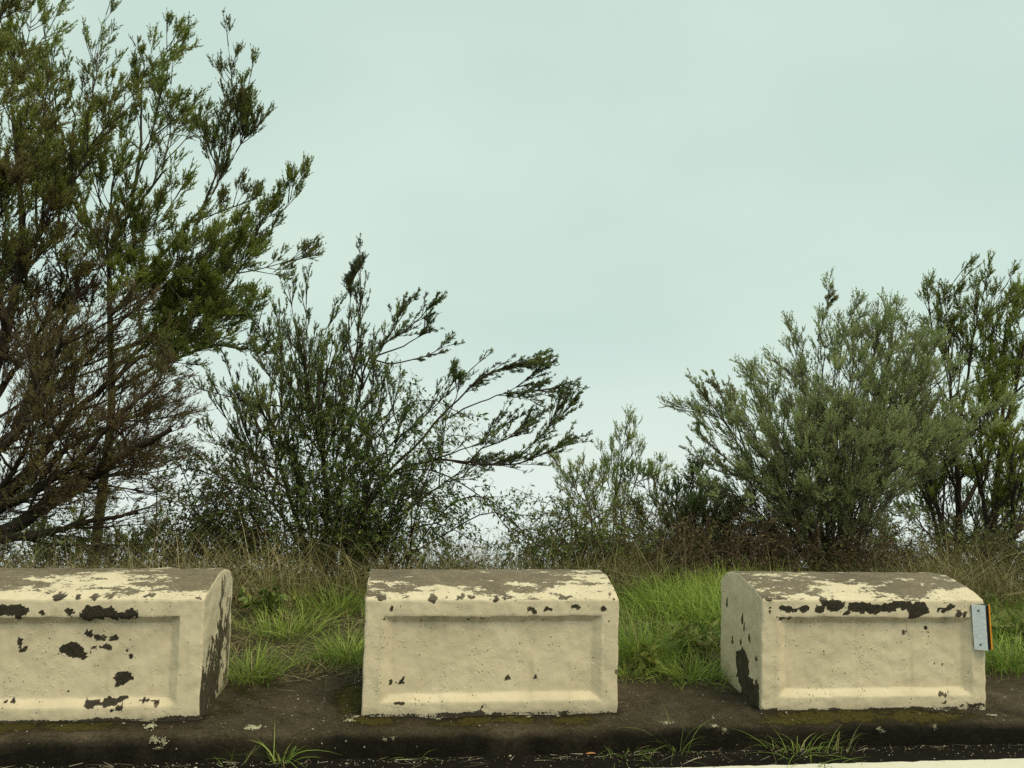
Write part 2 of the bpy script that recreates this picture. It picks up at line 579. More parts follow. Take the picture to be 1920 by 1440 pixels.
for (u, v_, ru, rv) in ((1560, 1345, 150, 14), (1720, 1343, 120, 13), (1480, 1352, 90, 10), (1075, 1350, 50, 12), (880, 1350, 70, 9), (960, 1348, 60, 8), (660, 1310, 40, 32), (700, 1352, 60, 10), (30, 1362, 60, 16), (150, 1364, 90, 10)):
    c_ = G(u, v_)
    e1, e2 = (G(u + ru, v_) - c_) @ RX, (G(u, v_ - rv) - c_) @ RY
    moss = np.maximum(moss, 1.0 - .6 * np.sqrt((((V - c_) @ RX) / e1) ** 2 + (((V - c_) @ RY) / e2) ** 2))
moss *= (1 - .75 * face)
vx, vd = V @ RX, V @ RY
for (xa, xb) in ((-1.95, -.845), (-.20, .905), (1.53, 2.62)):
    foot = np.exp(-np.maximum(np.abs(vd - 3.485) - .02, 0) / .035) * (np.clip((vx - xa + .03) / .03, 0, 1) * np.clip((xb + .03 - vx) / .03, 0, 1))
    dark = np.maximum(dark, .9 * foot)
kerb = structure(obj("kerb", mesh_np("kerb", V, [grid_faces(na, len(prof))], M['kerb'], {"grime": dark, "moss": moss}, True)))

gw = Waves(21, .9, 5)


def ground_z(a, d):
    P = np.stack([a, d, np.zeros_like(a)], -1)
    n = gw(P)
    t = np.clip((d - SOIL_D) / 1.2, 0, 1)
    z = -.012 + t * (.05 + .045 * n)
    z = z - np.clip(d - 5.9, 0, None) * .06
    over = np.clip(d - 7.0, 0, None)
    return z - over * np.minimum(.65, .2 + over * .25) * (1 + .08 * n)


aa = np.concatenate([np.linspace(-300, -8, 24, endpoint=False), np.linspace(-8, 9, 150, endpoint=False), np.linspace(9, 300, 24)])
dd = np.concatenate([np.linspace(SOIL_D, 9, 60, endpoint=False), 9 + (np.linspace(0, 1, 40) ** 2.2) * 500])
A, D = np.meshgrid(aa, dd, indexing='ij')
V = A.ravel()[:, None] * RX + D.ravel()[:, None] * RY
V[:, 2] = ground_z(A.ravel(), D.ravel())
structure(obj("hillside", mesh_np("hillside", V, [grid_faces(len(aa), len(dd))], M['soil'], smooth=True)))


def gz(P):
    a, d = road_coords(np.atleast_2d(P))
    return ground_z(a, d)


# ------------------------------------------------------------------ the three concrete barriers
HY = np.array([0, .03, .1, .2, .28, .36, .43, .48, .5133])
HZ = np.array([.488, .500, .524, .548, .5565, .553, .537, .512, .485])
BD = .5133
REC_E, REC_D = .030, .027                                       # bevel width, recess depth


def barrier(name, label, origin, yaw, Wd, rec, seed, patches, cap_bias, cap_seed, group, left_side=None, right_side=None):
    """rec = (x0, x1, z0, z1) outline of the recessed panel. patches: (x, z, rx, rz, dark) on the front."""
    root = thing(name, label, "concrete barrier", tuple(origin), yaw, group)
    R = .010
    w_lo, w_hi, wp, wr = Waves(seed, 7, 3), Waves(seed + 1, 55, 3), Waves(seed + 2, 26, 4), Waves(seed + 4, 75, 4, .8)
    h1 = HZ[0]

    def shape(P):
        """Box coordinates (x, y, z in 0..h1) -> rounded, crowned, slightly uneven block."""
        lo, hi = np.array([R, R, -1.0]), np.array([Wd - R, BD - R, h1 - R])
        q = np.clip(P, lo, hi)
        dv = P - q
        l = np.linalg.norm(dv, axis=1, keepdims=True)
        m = np.abs(dv).max(axis=1, keepdims=True)
        Q = np.where(l > 1e-9, q + dv / np.maximum(l, 1e-9) * m, P)
        out = Q.copy()
        out[:, 2] = Q[:, 2] * np.interp(Q[:, 1], HY, HZ) / h1
        # recess in the front face
        x0, x1, z0, z1 = rec
        din = np.minimum(np.minimum((P[:, 0] - x0) * .75, (x1 - P[:, 0]) * .75), np.minimum(P[:, 2] - z0, z1 - P[:, 2]))
        s = np.clip(din / REC_E, 0, 1)
        out[:, 1] += REC_D * s * (np.abs(P[:, 1]) < 1e-6)
        edge = np.clip(l[:, 0] / .008, 0, 1)
        a, b = w_lo(out), w_hi(out)
        off = np.stack([w_lo(out + 5), a, w_lo(out - 7)], 1) * .0013 + np.stack([w_hi(out + 3), b, w_hi(out - 4)], 1) * (.0003 + .0012 * edge)[:, None]
        out += off * np.clip(P[:, 2:3] / .02, 0, 1)
        return out, s

    st = .0075

    def lin(a, b):
        return np.linspace(a, b, max(2, int(round((b - a) / st)) + 1))

    X, Yy, Z = lin(0, Wd), lin(0, BD), lin(0, h1)
    def crisp(g, marks):
        m_ = np.concatenate([[a - .0016, a + .0016] for a in marks])
        g = g[np.abs(g[:, None] - m_[None]).min(1) > .003]
        return np.sort(np.concatenate([g, m_]))

    X = crisp(X[1:-1], [R, rec[0], rec[0] + REC_E / .75, rec[1] - REC_E / .75, rec[1], Wd - R])
    X = np.concatenate([[0.0], X, [Wd]])
    Z = np.concatenate([[-.01], crisp(Z[1:-1], [rec[2], rec[2] + REC_E, rec[3] - REC_E, rec[3], h1 - R]), [h1]])
    Yy = np.concatenate([[0.0], crisp(Yy[1:-1], [R, BD - R]), [BD]])

    def face_grid(u, v, fn):
        U, V_ = np.meshgrid(u, v, indexing='ij')
        return fn(U.ravel(), V_.ravel())

    def patch_field(px, pz, plist, soft=.011):
        """Signed depth inside the listed worn spots, ragged by noise; >0 where the paint is gone."""
        f = np.full(len(px), -1.0)
        dk = np.zeros(len(px))
        Q3 = np.stack([px, pz, np.full(len(px), seed * .37)], 1)
        rag = wr(Q3)
        wx, wz = wp(Q3 + 3) * .006 + wr(Q3 + 1) * .004, wp(Q3 - 3) * .005 + wr(Q3 - 2) * .003
        for (cx, cz, rx, rz, d) in plist:
            k = np.sqrt(((px + wx - cx) / rx) ** 2 + ((pz + wz - cz) / rz) ** 2)
            g = (1 - k) * min(rx, rz) / soft + rag * .36 + .22 * (min(rx, rz) > .03)
            dk = np.where((g > -.5) & (k < 1.8), np.maximum(dk, d), dk)
            f = np.maximum(f, np.clip(g, -1, .8))
        return f, dk

    # front face, split into frame (body) and panel
    P = face_grid(X, Z, lambda u, v: np.stack([u, np.zeros_like(u), v], 1))
    Pf, s = shape(P)
    peel, dk = patch_field(P[:, 0], P[:, 2], patches)
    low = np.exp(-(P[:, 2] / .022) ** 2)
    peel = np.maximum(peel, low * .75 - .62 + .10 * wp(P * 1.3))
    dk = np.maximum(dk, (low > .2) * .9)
    x0, x1, z0, z1 = rec
    inside = (P[:, 0] > x0) & (P[:, 0] < x1) & (P[:, 2] > z0) & (P[:, 2] < z1)
    drip = np.exp(-np.clip(z1 - P[:, 2], 0, 1) / .05) * inside
    ledge = np.clip(1 - np.abs(P[:, 2] - z0 - .004) / .012, 0, 1) * inside
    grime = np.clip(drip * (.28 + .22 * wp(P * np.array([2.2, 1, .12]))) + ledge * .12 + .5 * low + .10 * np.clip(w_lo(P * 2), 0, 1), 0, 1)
    fr = grid_faces(len(X), len(Z))
    fin = s[fr].min(axis=1) > .001
    data_front = (Pf, peel, grime, dk)

    # ends and back
    def end(xc, plist, flip, streak):
        Q = face_grid(Yy, Z, lambda u, v: np.stack([np.full_like(u, xc), u, v], 1))
        q, _ = shape(Q)
        pe, d2 = patch_field(Q[:, 1], Q[:, 2], plist, .011 if streak < .3 else .11)
        pe = pe + streak * (wp(Q * np.array([1, 1.6, .22]) + 2) - .12)
        gr = np.clip(.45 * np.exp(-(Q[:, 2] / .03) ** 2) + .12 * np.clip(w_lo(Q * 2), 0, 1), 0, 1)
        return q, pe, gr, d2, grid_faces(len(Yy), len(Z), flip)

    L = end(0.0, left_side[0] if left_side else [], True, left_side[1] if left_side else .1)
    Rr = end(Wd, right_side[0] if right_side else [], False, right_side[1] if right_side else .1)
    Xb, zb = np.linspace(0, Wd, 40), np.linspace(-.01, h1, 20)
    Q = face_grid(Xb, zb, lambda u, v: np.stack([u, np.full_like(u, BD), v], 1))
    q, _ = shape(Q)
    Bk = (q, np.full(len(q), -.6) + .3 * wp(q), np.full(len(q), .25), np.full(len(q), .5), grid_faces(len(Xb), len(zb), True))

    def make(nm, blocks, mat, parent=root):
        off, vs, fs, at = 0, [], [], [[], [], []]
        for (v, pe, gr, d2, f) in blocks:
            used = np.unique(f)
            remap = np.zeros(len(v), np.int64)
            remap[used] = np.arange(len(used))
            vs.append(v[used])
            fs.append(remap[f] + off)
            for k, arr in enumerate((pe, gr, d2)):
                at[k].append(arr[used])
            off += len(used)
        return obj(nm, mesh_np(nm, np.vstack(vs), fs, mat, {"peel": np.concatenate(at[0]), "grime": np.concatenate(at[1]), "dark": np.concatenate(at[2])}, True), parent)

    make("body", [(*data_front, fr[~fin]), Bk], M['paint'])
    make("recessed_panel", [(*data_front, fr[fin])], M['paint'])
    make("end_face", [L], M['paint_side'])
    make("end_face", [Rr], M['paint_side'])
    # weathered crown: paint left along the front edge and in ragged islands
    C = face_grid(X, Yy, lambda u, v: np.stack([u, v, np.full_like(u, h1)], 1))
    c, _ = shape(C)
    wc, wc2 = Waves(cap_seed, 20, 4, .85, 12, (.5, 1.5, 1)), Waves(cap_seed + 9, 5, 2)
    t = C[:, 1]
    base = np.interp(t, [0, .03, .06, .11, .17, .24, .5], [-.62, -.52, -.26, -.04, .06, .24, .36])
    pe = base + cap_bias + .27 * wc(C) + .24 * wc2(C)
    pf, _ = patch_field(C[:, 0], h1 + C[:, 1] * .5, [(a, b_, r1, r2, d) for (a, b_, r1, r2, d) in patches if b_ > h1 - .012])
    pe = np.maximum(pe, pf)
    dk = np.clip(.6 * np.exp(-((t - .010) / .02) ** 2) + .15 * wc2(C * 3), 0, 1)
    make("crown", [(c, pe, np.full(len(c), .05), dk, grid_faces(len(X), len(Yy)))], M['paint_cap'])
    return root


D2, D3 = 3.4968, 3.5013
YAW3 = 0.0983
x1r, x2l, x3l, x3r = -1.257, -.6044, 1.1442, 2.2079


def b_origin(x, D, yaw):
    return np.array([x * math.cos(yaw), D + x * math.sin(yaw), 0.0])


def on_front(u, v, org, yaw):
    """Front-face coordinates (x, z) of a block at pixel u, v."""
    r = ray(u, v)
    n = np.array([-math.sin(yaw), math.cos(yaw), 0])
    c0 = np.array([0, 0, CAM_Z])
    p = c0 + r * (((org - c0) @ n) / (r @ n)) - org
    return p @ np.array([math.cos(yaw), math.sin(yaw), 0]), p[2]


def spots(org, yaw, lst):
    out = []
    for (u, v, ru, rv, d) in lst:
        x, z = on_front(u, v, org, yaw)
        out.append((x, z, ru / 415.0, rv / 430.0, d))
    return out


W1 = 1.10
o1, o2, o3 = b_origin(x1r - W1, D2, YAW), b_origin(x2l, D2, YAW), b_origin(x3l, D3, YAW3)
ZS = 300 / 1271.0


def q(ox, oy, x, y, rx, ry, d=1.0):
    """A spot measured in one of the enlarged crops of the photograph."""
    return (ox + x * ZS, oy + y * ZS, rx * ZS, ry * ZS, d)


p1 = spots(o1, YAW, [q(0, 1040, 745, 460, 95, 50), q(0, 1040, 860, 470, 120, 42), q(0, 1040, 985, 478, 90, 34), q(0, 1040, 570, 770, 90, 52), q(0, 1040, 600, 800, 70, 40), q(0, 1040, 575, 455, 38, 22),
                     q(0, 1040, 700, 640, 32, 26), q(0, 1040, 770, 660, 42, 26), q(0, 1040, 770, 748, 58, 22), q(0, 1040, 980, 770, 24, 26), q(0, 1040, 1010, 815, 16, 18),
                     q(0, 1040, 970, 985, 55, 40), q(0, 1040, 940, 1040, 26, 24), q(0, 1040, 760, 1185, 70, 22), q(0, 1040, 900, 1165, 80, 26), q(0, 1040, 925, 1225, 32, 16), q(0, 1040, 1150, 1183, 70, 10),
                     q(0, 1040, 890, 672, 38, 14), q(0, 1040, 135, 690, 26, 26), q(0, 1040, 145, 760, 18, 18), q(0, 1040, 170, 445, 55, 40), q(0, 1040, 90, 440, 60, 30, .9), q(0, 1040, 10, 440, 50, 45), q(0, 1040, 350, 455, 26, 18),
                     q(0, 1040, 450, 340, 50, 30), q(0, 1040, 590, 343, 34, 12), q(0, 1040, 715, 338, 24, 10), q(0, 1040, 850, 340, 30, 14), q(0, 1040, 1180, 338, 30, 12), q(0, 1040, 60, 1180, 50, 12), q(0, 1040, 430, 1100, 60, 10),
                     q(200, 1040, 300, 1180, 75, 10), q(200, 1040, 330, 340, 30, 12), q(200, 1040, 715, 352, 16, 12), q(200, 1040, 140, 1015, 20, 14)])
p2 = spots(o2, YAW, [q(640, 1040, 745, 342, 34, 36, .8), q(640, 1040, 320, 340, 22, 18), q(640, 1040, 940, 340, 85, 12), q(640, 1040, 405, 1030, 34, 14), q(640, 1040, 480, 1030, 14, 22), q(640, 1040, 460, 1182, 36, 10),
                     q(640, 1040, 400, 415, 14, 14), q(640, 1040, 350, 520, 16, 9), q(640, 1040, 325, 740, 7, 34), q(640, 1040, 1150, 484, 36, 8), q(640, 1040, 1140, 1195, 22, 14), q(640, 1040, 650, 520, 9, 9), q(640, 1040, 1040, 517, 9, 9),
                     q(900, 1040, 135, 345, 45, 18), q(900, 1040, 690, 340, 60, 10), q(900, 1040, 1065, 345, 20, 28, .8), q(900, 1040, 280, 345, 8, 8), q(900, 1040, 560, 430, 20, 10), q(900, 1040, 420, 440, 26, 14), q(900, 1040, 770, 432, 34, 8),
                     q(900, 1040, 990, 422, 24, 8), q(900, 1040, 508, 517, 10, 12), q(900, 1040, 1030, 545, 7, 8), q(900, 1040, 240, 995, 34, 12, .8), q(900, 1040, 450, 1008, 14, 18, .8), q(900, 1040, 1075, 925, 16, 8, .5)])
p3 = spots(o3, YAW3, [q(1320, 1040, 520, 455, 20, 32), q(1320, 1040, 505, 350, 22, 14), q(1320, 1040, 680, 420, 80, 32), q(1320, 1040, 790, 415, 40, 32), q(1320, 1040, 900, 435, 48, 38), q(1320, 1040, 1030, 410, 85, 55), q(1320, 1040, 960, 380, 70, 25), q(1320, 1040, 1210, 420, 60, 34),
                      q(1320, 1040, 1130, 470, 16, 18), q(1320, 1040, 740, 1097, 14, 6), q(1320, 1040, 985, 790, 9, 6), q(1320, 1040, 650, 508, 34, 10, .5),
                      q(1600, 1040, 80, 415, 130, 45), q(1600, 1040, 180, 430, 60, 40), q(1600, 1040, 300, 415, 90, 42), q(1600, 1040, 400, 400, 80, 40), q(1600, 1040, 500, 430, 90, 60), q(1600, 1040, 485, 485, 45, 28), q(1600, 1040, 590, 440, 38, 26),
                      q(1600, 1040, 740, 435, 58, 22), q(1600, 1040, 828, 480, 22, 28, .8), q(1600, 1040, 880, 488, 10, 10), q(1600, 1040, 570, 625, 34, 7), q(1600, 1040, 600, 605, 14, 8), q(1600, 1040, 400, 620, 14, 8, .8), q(1600, 1040, 316, 808, 12, 10),
                      q(1600, 1040, 215, 892, 14, 6), q(1600, 1040, 680, 903, 12, 6), q(1600, 1040, 725, 1170, 20, 22, .8), q(1600, 1040, 700, 1103, 26, 12, .7), q(1600, 1040, 188, 1080, 20, 8), q(1600, 1040, 955, 1200, 40, 7), q(1600, 1040, 530, 1222, 40, 12)])


def rec_of(org, yaw, u0, u1, vt, vb):
    xa, zt = on_front(u0, vt, org, yaw)
    xb, zb = on_front(u1, vb, org, yaw)
    return [xa, xb, zb, zt]


rec2 = rec_of(o2, YAW, 719, 1126, 1155, 1312)
rec1 = [.085, W1 - .095, rec2[2], rec2[3]]
rec3 = rec_of(o3, YAW3, 1461, 1824, 1157, 1304)
GB = "painted concrete road barriers"
barrier("concrete_barrier", "cream concrete barrier with large dark bare patches, cut by the left edge of the photo", o1, YAW, W1, rec1, 31, p1, .06, 131, GB,
        right_side=([(.10, .04, .10, .13, .65), (.22, .12, .08, .11, .65), (.34, .17, .05, .09, .65), (.10, -.02, .12, .08, .7), (.30, .36, .012, .03, .6)], .30))
barrier("concrete_barrier", "cleanest cream concrete barrier, standing in the middle of the row", o2, YAW, 1.10, rec2, 41, p2, .10, 151, GB)
b3 = barrier("concrete_barrier", "cream concrete barrier with a white and orange reflector on its corner", o3, YAW3, x3r - x3l, rec3, 53, p3, .18, 171, GB,
             left_side=([(.22, .11, .075, .085, .8), (.15, .04, .09, .07, .8), (.05, .05, .025, .07, .8), (.23, .31, .018, .022, .8), (.20, .285, .014, .018, .8), (.13, .25, .010, .016, .8), (.42, .36, .010, .016, .7), (.36, .20, .010, .018, .8), (.05, .20, .014, .012, .8), (.25, .22, .010, .014, .8)], .10))

# reflector bolted to the right corner of the third barrier: a slanted white plate, a black nose, an orange plate
rx_, rz_ = on_front(1836, 1174, o3, YAW3)
rh = .098


def prism(outline, z0, z1):
    n = len(outline)
    v = np.array([(x, y, z0) for x, y in outline] + [(x, y, z1) for x, y in outline])
    s = [[i, (i + 1) % n, n + (i + 1) % n, n + i] for i in range(n)]
    return v, s


def prism_mesh(name, outline, z0, z1, mat):
    n = len(outline)
    v, s = prism(outline, z0, z1)
    me = bpy.data.meshes.new(name)
    me.from_pydata([tuple(p) for p in v], [], s + [list(range(n))[::-1], list(range(n, 2 * n))])
    me.materials.append(mat)
    me.update()
    return me


core = [(-.034, -.004), (.008, -.036), (.021, -.037), (.034, -.027), (.036, .010), (-.034, .010)]
rf = obj("reflector", prism_mesh("reflector", core, -rh, rh, M['plate_black']), b3, (rx_, 0, rz_))
rf.rotation_euler = (0, math.radians(-3.2), 0)
rf["label"] = "white, black and orange road reflector bolted to the corner"
white = [(-.037, -.0075), (.0065, -.0405), (.0077, -.0385), (-.0345, -.0045)]
obj("white_plate", prism_mesh("white_plate", white, -rh - .003, rh + .003, M['plate_white']), rf)
orange = [(.0245, -.0385), (.0375, -.0292), (.0360, -.0272), (.0237, -.0362)]
obj("orange_plate", prism_mesh("orange_plate", orange, -rh - .002, rh + .004, M['plate_orange']), rf)
for zc in (-.076, .076):
    nrm = unit(np.array([-.033, -.0435, 0.0]))
    tx = np.array([-nrm[1], nrm[0], 0])
    ctr = np.array([-.016, -.0236, zc]) + nrm * .0005
    k = np.arange(10) / 10 * 2 * math.pi
    ring = lambda r, h: [tuple(ctr + tx * math.cos(a) * r + np.array([0, 0, 1]) * math.sin(a) * r + nrm * h) for a in k]
    vs = ring(.0045, 0) + ring(.0042, .0018) + ring(.0022, .0028)
    fs = [[i, (i + 1) % 10, 10 + (i + 1) % 10, 10 + i] for i in range(10)] + [[10 + i, 10 + (i + 1) % 10, 20 + (i + 1) % 10, 20 + i] for i in range(10)] + [list(range(20, 30))]
    me = bpy.data.meshes.new("screw")
    me.from_pydata(vs, [], fs)
    me.materials.append(M['screw'])
    obj("screw", me, rf)


# ------------------------------------------------------------------ plants
def qcurve(P0, D, L, B, s):
    """Point and tangent at s (0..1) on curves p0 + d L s + b L s^2."""
    L = L[:, None]
    p = P0 + D * L * s[:, None] + B * L * (s ** 2)[:, None]
    return p, unit(D + 2 * B * s[:, None])


def perp_of(T, r):
    a = unit(r.normal(size=T.shape))
    return unit(np.cross(T, a))


def spawn(r, P0, D, L, B, n, s0, s1, ang, l0, l1, trop, curl, keep=1.0):
    """n children on each of the curves. ang in degrees (lo, hi); l0..l1 length; trop pulls the direction; curl bends it."""
    N = len(P0)
    idx = np.repeat(np.arange(N), n)
    if keep < 1:
        idx = idx[r.random(len(idx)) < keep]
    s = r.uniform(s0, s1, len(idx))
    p, T = qcurve(P0[idx], D[idx], L[idx], B[idx], s)
    a = np.radians(r.uniform(ang[0], ang[1], len(idx)))[:, None]
    d = unit(T * np.cos(a) + perp_of(T, r) * np.sin(a) + trop[None, :] * r.uniform(.5, 1.2, (len(idx), 1)))
    ln = r.uniform(l0, l1, len(idx)) * (1.15 - .45 * s)
    b = (T * .35 + trop[None, :] * .8 - d * .2) * curl * r.uniform(.3, 1.3, (len(idx), 1)) + r.normal(size=d.shape) * .06
    return p, d, ln, b, idx, s


def needles(r, P0, D, L, B, tint, per_m, ln, wd, ang=(35, 60)):
    n = np.maximum(4, (L * per_m).astype(int))
    idx = np.repeat(np.arange(len(P0)), n)
    s = r.uniform(0.03, 1.0, len(idx))
    p, T = qcurve(P0[idx], D[idx], L[idx], B[idx], s)
    a = np.radians(r.uniform(ang[0], ang[1], len(idx)))[:, None] * (1.0 - .45 * s[:, None])
    sd = perp_of(T, r)
    d = T * np.cos(a) + sd * np.sin(a)
    w = unit(np.cross(d, unit(r.normal(size=d.shape))))
    le = (ln * r.uniform(.6, 1.25, len(idx)) * (1.1 - .45 * s))[:, None]
    v = np.stack([p - w * wd * .5, p + w * wd * .5, p + d * le], 1).reshape(-1, 3)
    t = np.repeat(np.clip(tint[idx] + r.normal(size=len(idx)) * .10 + .12 * (s - .5), 0, 1), 3)
    return v, t


STYLE = dict(cut=.20, n0=4.5, a0=(25, 65), l0=(.30, .75), dens=1.0, ls=1.0, n1=13, l1=(.20, .42), a1=(20, 58), s1=(.30, 1.0), n2=8, l2=(.07, .15), a2=(18, 48), s2=(.40, 1.0), n3=3, l3=(.035, .085), a3=(18, 45), s3=(.30, 1.0),
             trop=(.0, 0, .35), curl=.5, per_m=240, ln=.021, wd=.0086, tint=.5, tint_var=.16, keep2=1.0, keep3=1.0, tw=.0022, bare=0.0)


def limb(root, r, pts, r0, r1, mat_wood, mat_leaf, st, name="limb", parent_is_tree=True):
    """One limb of a shrub or tree with its twigs and needle sprays, as limb > twigs, foliage."""
    k = dict(STYLE)
    k.update(st)
    pts = np.asarray(pts, float)
    Lt = np.linalg.norm(np.diff(pts, axis=0), axis=1).sum()
    n = max(8, int(Lt / .07))
    c = spline(pts, 60)
    c = spline(c[:int(60 * (1 - min(k['cut'], .22 * Lt) / Lt))], n)
    wob = np.cumsum(r.normal(size=(n, 3)) * .006, axis=0)
    wob -= np.linspace(0, 1, n)[:, None] * wob[-1]
    c = c + wob
    rad = r0 + (r1 - r0) * np.linspace(0, 1, n) ** .8
    v, f = tubes(c[None], rad[None], 8 if r0 > .02 else 6)
    lo = obj(name, mesh_np(name, v - root['at'], [f], mat_wood, smooth=True), root['o'])
    if k['n1'] <= 0:
        return c
    trop = np.array(k['trop'], float)
    # secondary branches: each a bent shoot with a direction and a tint of its own
    T_ = unit(np.gradient(c, axis=0))
    span = k['s1'][1] - k['s1'][0]
    n0 = max(1, int(k['n0'] * Lt * span))
    t0 = np.sort(r.uniform(max(.12, k['s1'][0] - .12), .97, n0))
    i0 = (t0 * (n - 1)).astype(int)
    a0 = np.radians(r.uniform(*k['a0'], n0))[:, None]
    d0 = unit(T_[i0] * np.cos(a0) + perp_of(T_[i0], r) * np.sin(a0) + trop * r.uniform(-.1, .9, (n0, 1)))
    l0 = r.uniform(*k['l0'], n0) * (1.2 - .6 * t0)
    b0 = (trop * 1.0 + T_[i0] * .3) * k['curl'] * r.uniform(.2, 1.6, (n0, 1)) + r.normal(size=(n0, 3)) * .14
    sec = (c[i0], d0, l0, b0)
    # level 1 sprays, along the limb, along the secondaries and at every tip
    n1 = max(3, int(k['n1'] * k['dens'] * Lt * span))
    t = r.uniform(k['s1'][0], k['s1'][1], n1)
    t[0] = 1.0
    ii = np.clip((t * (n - 1)).astype(int), 0, n - 2)
    T = unit(c[ii + 1] - c[ii])
    a = np.radians(r.uniform(*k['a1'], n1))[:, None]
    a[0] *= .2
    d1 = unit(T * np.cos(a) + perp_of(T, r) * np.sin(a) + trop * r.uniform(.5, 1.2, (n1, 1)))
    l1 = r.uniform(*k['l1'], n1) * k['ls'] * (1.1 - .35 * t)
    b1 = (T * .3 + trop * .7) * k['curl'] * r.uniform(.3, 1.2, (n1, 1)) + r.normal(size=(n1, 3)) * .09
    ns = max(3, int(k['n1'] * k['dens'] * l0.mean()))
    ps, ds, ls_, bs, is_, ss_ = spawn(r, *sec, ns, .25, 1.0, k['a1'], k['l1'][0] * k['ls'], k['l1'][1] * k['ls'], trop, k['curl'])
    pt, Tt = qcurve(*sec, np.ones(n0))
    lv1 = (np.concatenate([c[ii], ps, pt]), np.concatenate([d1, ds, Tt]), np.concatenate([l1, ls_, np.full(n0, np.mean(k['l1']) * k['ls'] * .8)]),
           np.concatenate([b1, bs, r.normal(size=(n0, 3)) * .08]))
    p1, d1, l1, b1 = lv1
    base_t = k['tint_fn'](c[i0]) if callable(k.get('tint_fn')) else np.full(n0, k['tint'])
    sec_t = base_t + r.normal(size=n0) * k['tint_var']
    limb_t = (k['tint_fn'](c[ii]) if callable(k.get('tint_fn')) else np.full(n1, k['tint']))
    tint1 = np.clip(np.concatenate([limb_t + r.normal(size=n1) * k['tint_var'], sec_t[is_], sec_t]) + r.normal(size=len(p1)) * .07, 0, 1)
    vs, fs = tubes(np.stack([qcurve(*sec, np.full(n0, q_))[0] for q_ in np.linspace(0, 1, 6)], 1), np.clip(r1 + (r0 - r1) * (1 - t0) * .4, .0025, .012)[:, None] * np.linspace(1, .4, 6)[None], 4)
    p2, d2, l2, b2, i2, s2 = spawn(r, *lv1, k['n2'], *k['s2'], k['a2'], *k['l2'], trop, k['curl'], k['keep2'])
    p3, d3, l3, b3_, i3, s3 = spawn(r, p2, d2, l2, b2, k['n3'], *k['s3'], k['a3'], *k['l3'], trop, k['curl'], k['keep3'])
    wv, wf, off = [vs], [fs], len(vs)
    for (pp, dd_, ll, bb, rr, K, sides) in ((p1, d1, l1, b1, k['tw'] * 2.2, 5, 4), (p2, d2, l2, b2, k['tw'], 2, 3), (p3[::3], d3[::3], l3[::3], b3_[::3], k['tw'] * .6, 2, 3)):
        ss = np.linspace(0, 1, K)
        pts_ = pp[:, None, :] + (dd_ * ll[:, None])[:, None, :] * ss[None, :, None] + (bb * ll[:, None])[:, None, :] * (ss ** 2)[None, :, None]
        rr_ = np.tile(rr * (1 - .75 * ss), (len(pp), 1))
        v, f = tubes(pts_, rr_, sides)
        wv.append(v)
        wf.append(f + off)
        off += len(v)
    obj("twigs", mesh_np("twigs", np.vstack(wv) - root['at'], wf, k.get('twig_mat', mat_wood)), lo)
    if mat_leaf is not None:
        t2 = np.clip(tint1[i2] + r.normal(size=len(i2)) * .08, 0, 1)
        t3 = t2[i3]
        m2 = r.random(len(p2)) >= k['bare']
        m3 = r.random(len(p3)) >= k['bare']
        # outer part of each level-2 twig and every level-3 shoot carry needles
        q2, T2 = qcurve(p2, d2, l2, b2, np.full(len(p2), .4))
        va, ta = needles(r, q2[m2], T2[m2], l2[m2] * .62, b2[m2] * .5, t2[m2], k['per_m'], k['ln'], k['wd'])
        vb, tb = needles(r, p3[m3], d3[m3], l3[m3], b3_[m3], t3[m3], k['per_m'], k['ln'], k['wd'])
        v = np.vstack([va, vb]) - root['at']
        obj("foliage", mesh_np("foliage", v, [np.arange(len(v)).reshape(-1, 3)], mat_leaf, {"tint": np.concatenate([ta, tb])}), lo)
    return c


def plant(name, label, cat, at, group=None):
    at = np.asarray(at, float)
    return {'o': thing(name, label, cat, tuple(at), 0, group), 'at': at}


def L(*uvY):
    return [W(u, v, Y) for (u, v, Y) in uvY]


def at_ground(u, Y):
    """Ground point in image column u, Y metres ahead."""
    p = W(u, 1090, Y)
    for _ in range(4):
        z = gz(p)[0]
        r = ray(u, 1090)
        p = np.array([r[0] / r[1] * Y, Y, z])
    return p


# --- old dark tree heath at the left edge, with its heavy low limbs
r = np.random.default_rng(101)
A0 = at_ground(-150, 6.2)
tA = plant("tree_heath", "big dark brownish tree heath with heavy low limbs at the left edge", "tree", A0)
brown = dict(per_m=190, wd=.0062, ln=.021, dens=1.0, tint=.22, tint_var=.14, n1=17, l1=(.20, .42), n2=8, n3=3, trop=(.05, 0, .22), bare=.32, tw=.0022)
green = dict(tint=.66, tint_var=.16, n1=17, n2=8, n3=4, trop=(.08, 0, .30))
mixd = dict(tint=.42, tint_var=.2, n1=18, n2=8, n3=3, trop=(.06, 0, .28), bare=.1)
bd, ld = M['bark_dark'], M['heath_dark']
trunkA = spline([A0 - [0, 0, .1], W(-110, 1010, 6.2), W(-70, 900, 6.25), W(-55, 760, 6.3)], 16)
v, f = tubes(trunkA[None], np.linspace(.17, .10, 16)[None], 10)
obj("trunk", mesh_np("trunk", v - A0, [f], bd, smooth=True), tA['o'])
sparse = dict(brown, n1=8, n2=6, n3=2, l1=(.2, .45), s1=(.35, 1), bare=.5)
limb(tA, r, L((-110, 1020, 6.2), (0, 1005, 6.1), (120, 932, 6.0), (235, 850, 5.95), (330, 800, 5.9), (372, 772, 5.9)), .085, .018, bd, ld, dict(brown, s1=(.42, 1)))
limb(tA, r, L((-60, 1015, 6.15), (40, 1000, 6.0), (150, 975, 5.8), (235, 962, 5.7), (268, 958, 5.65), (290, 930, 5.6)), .05, .010, bd, ld, dict(sparse, n1=6))
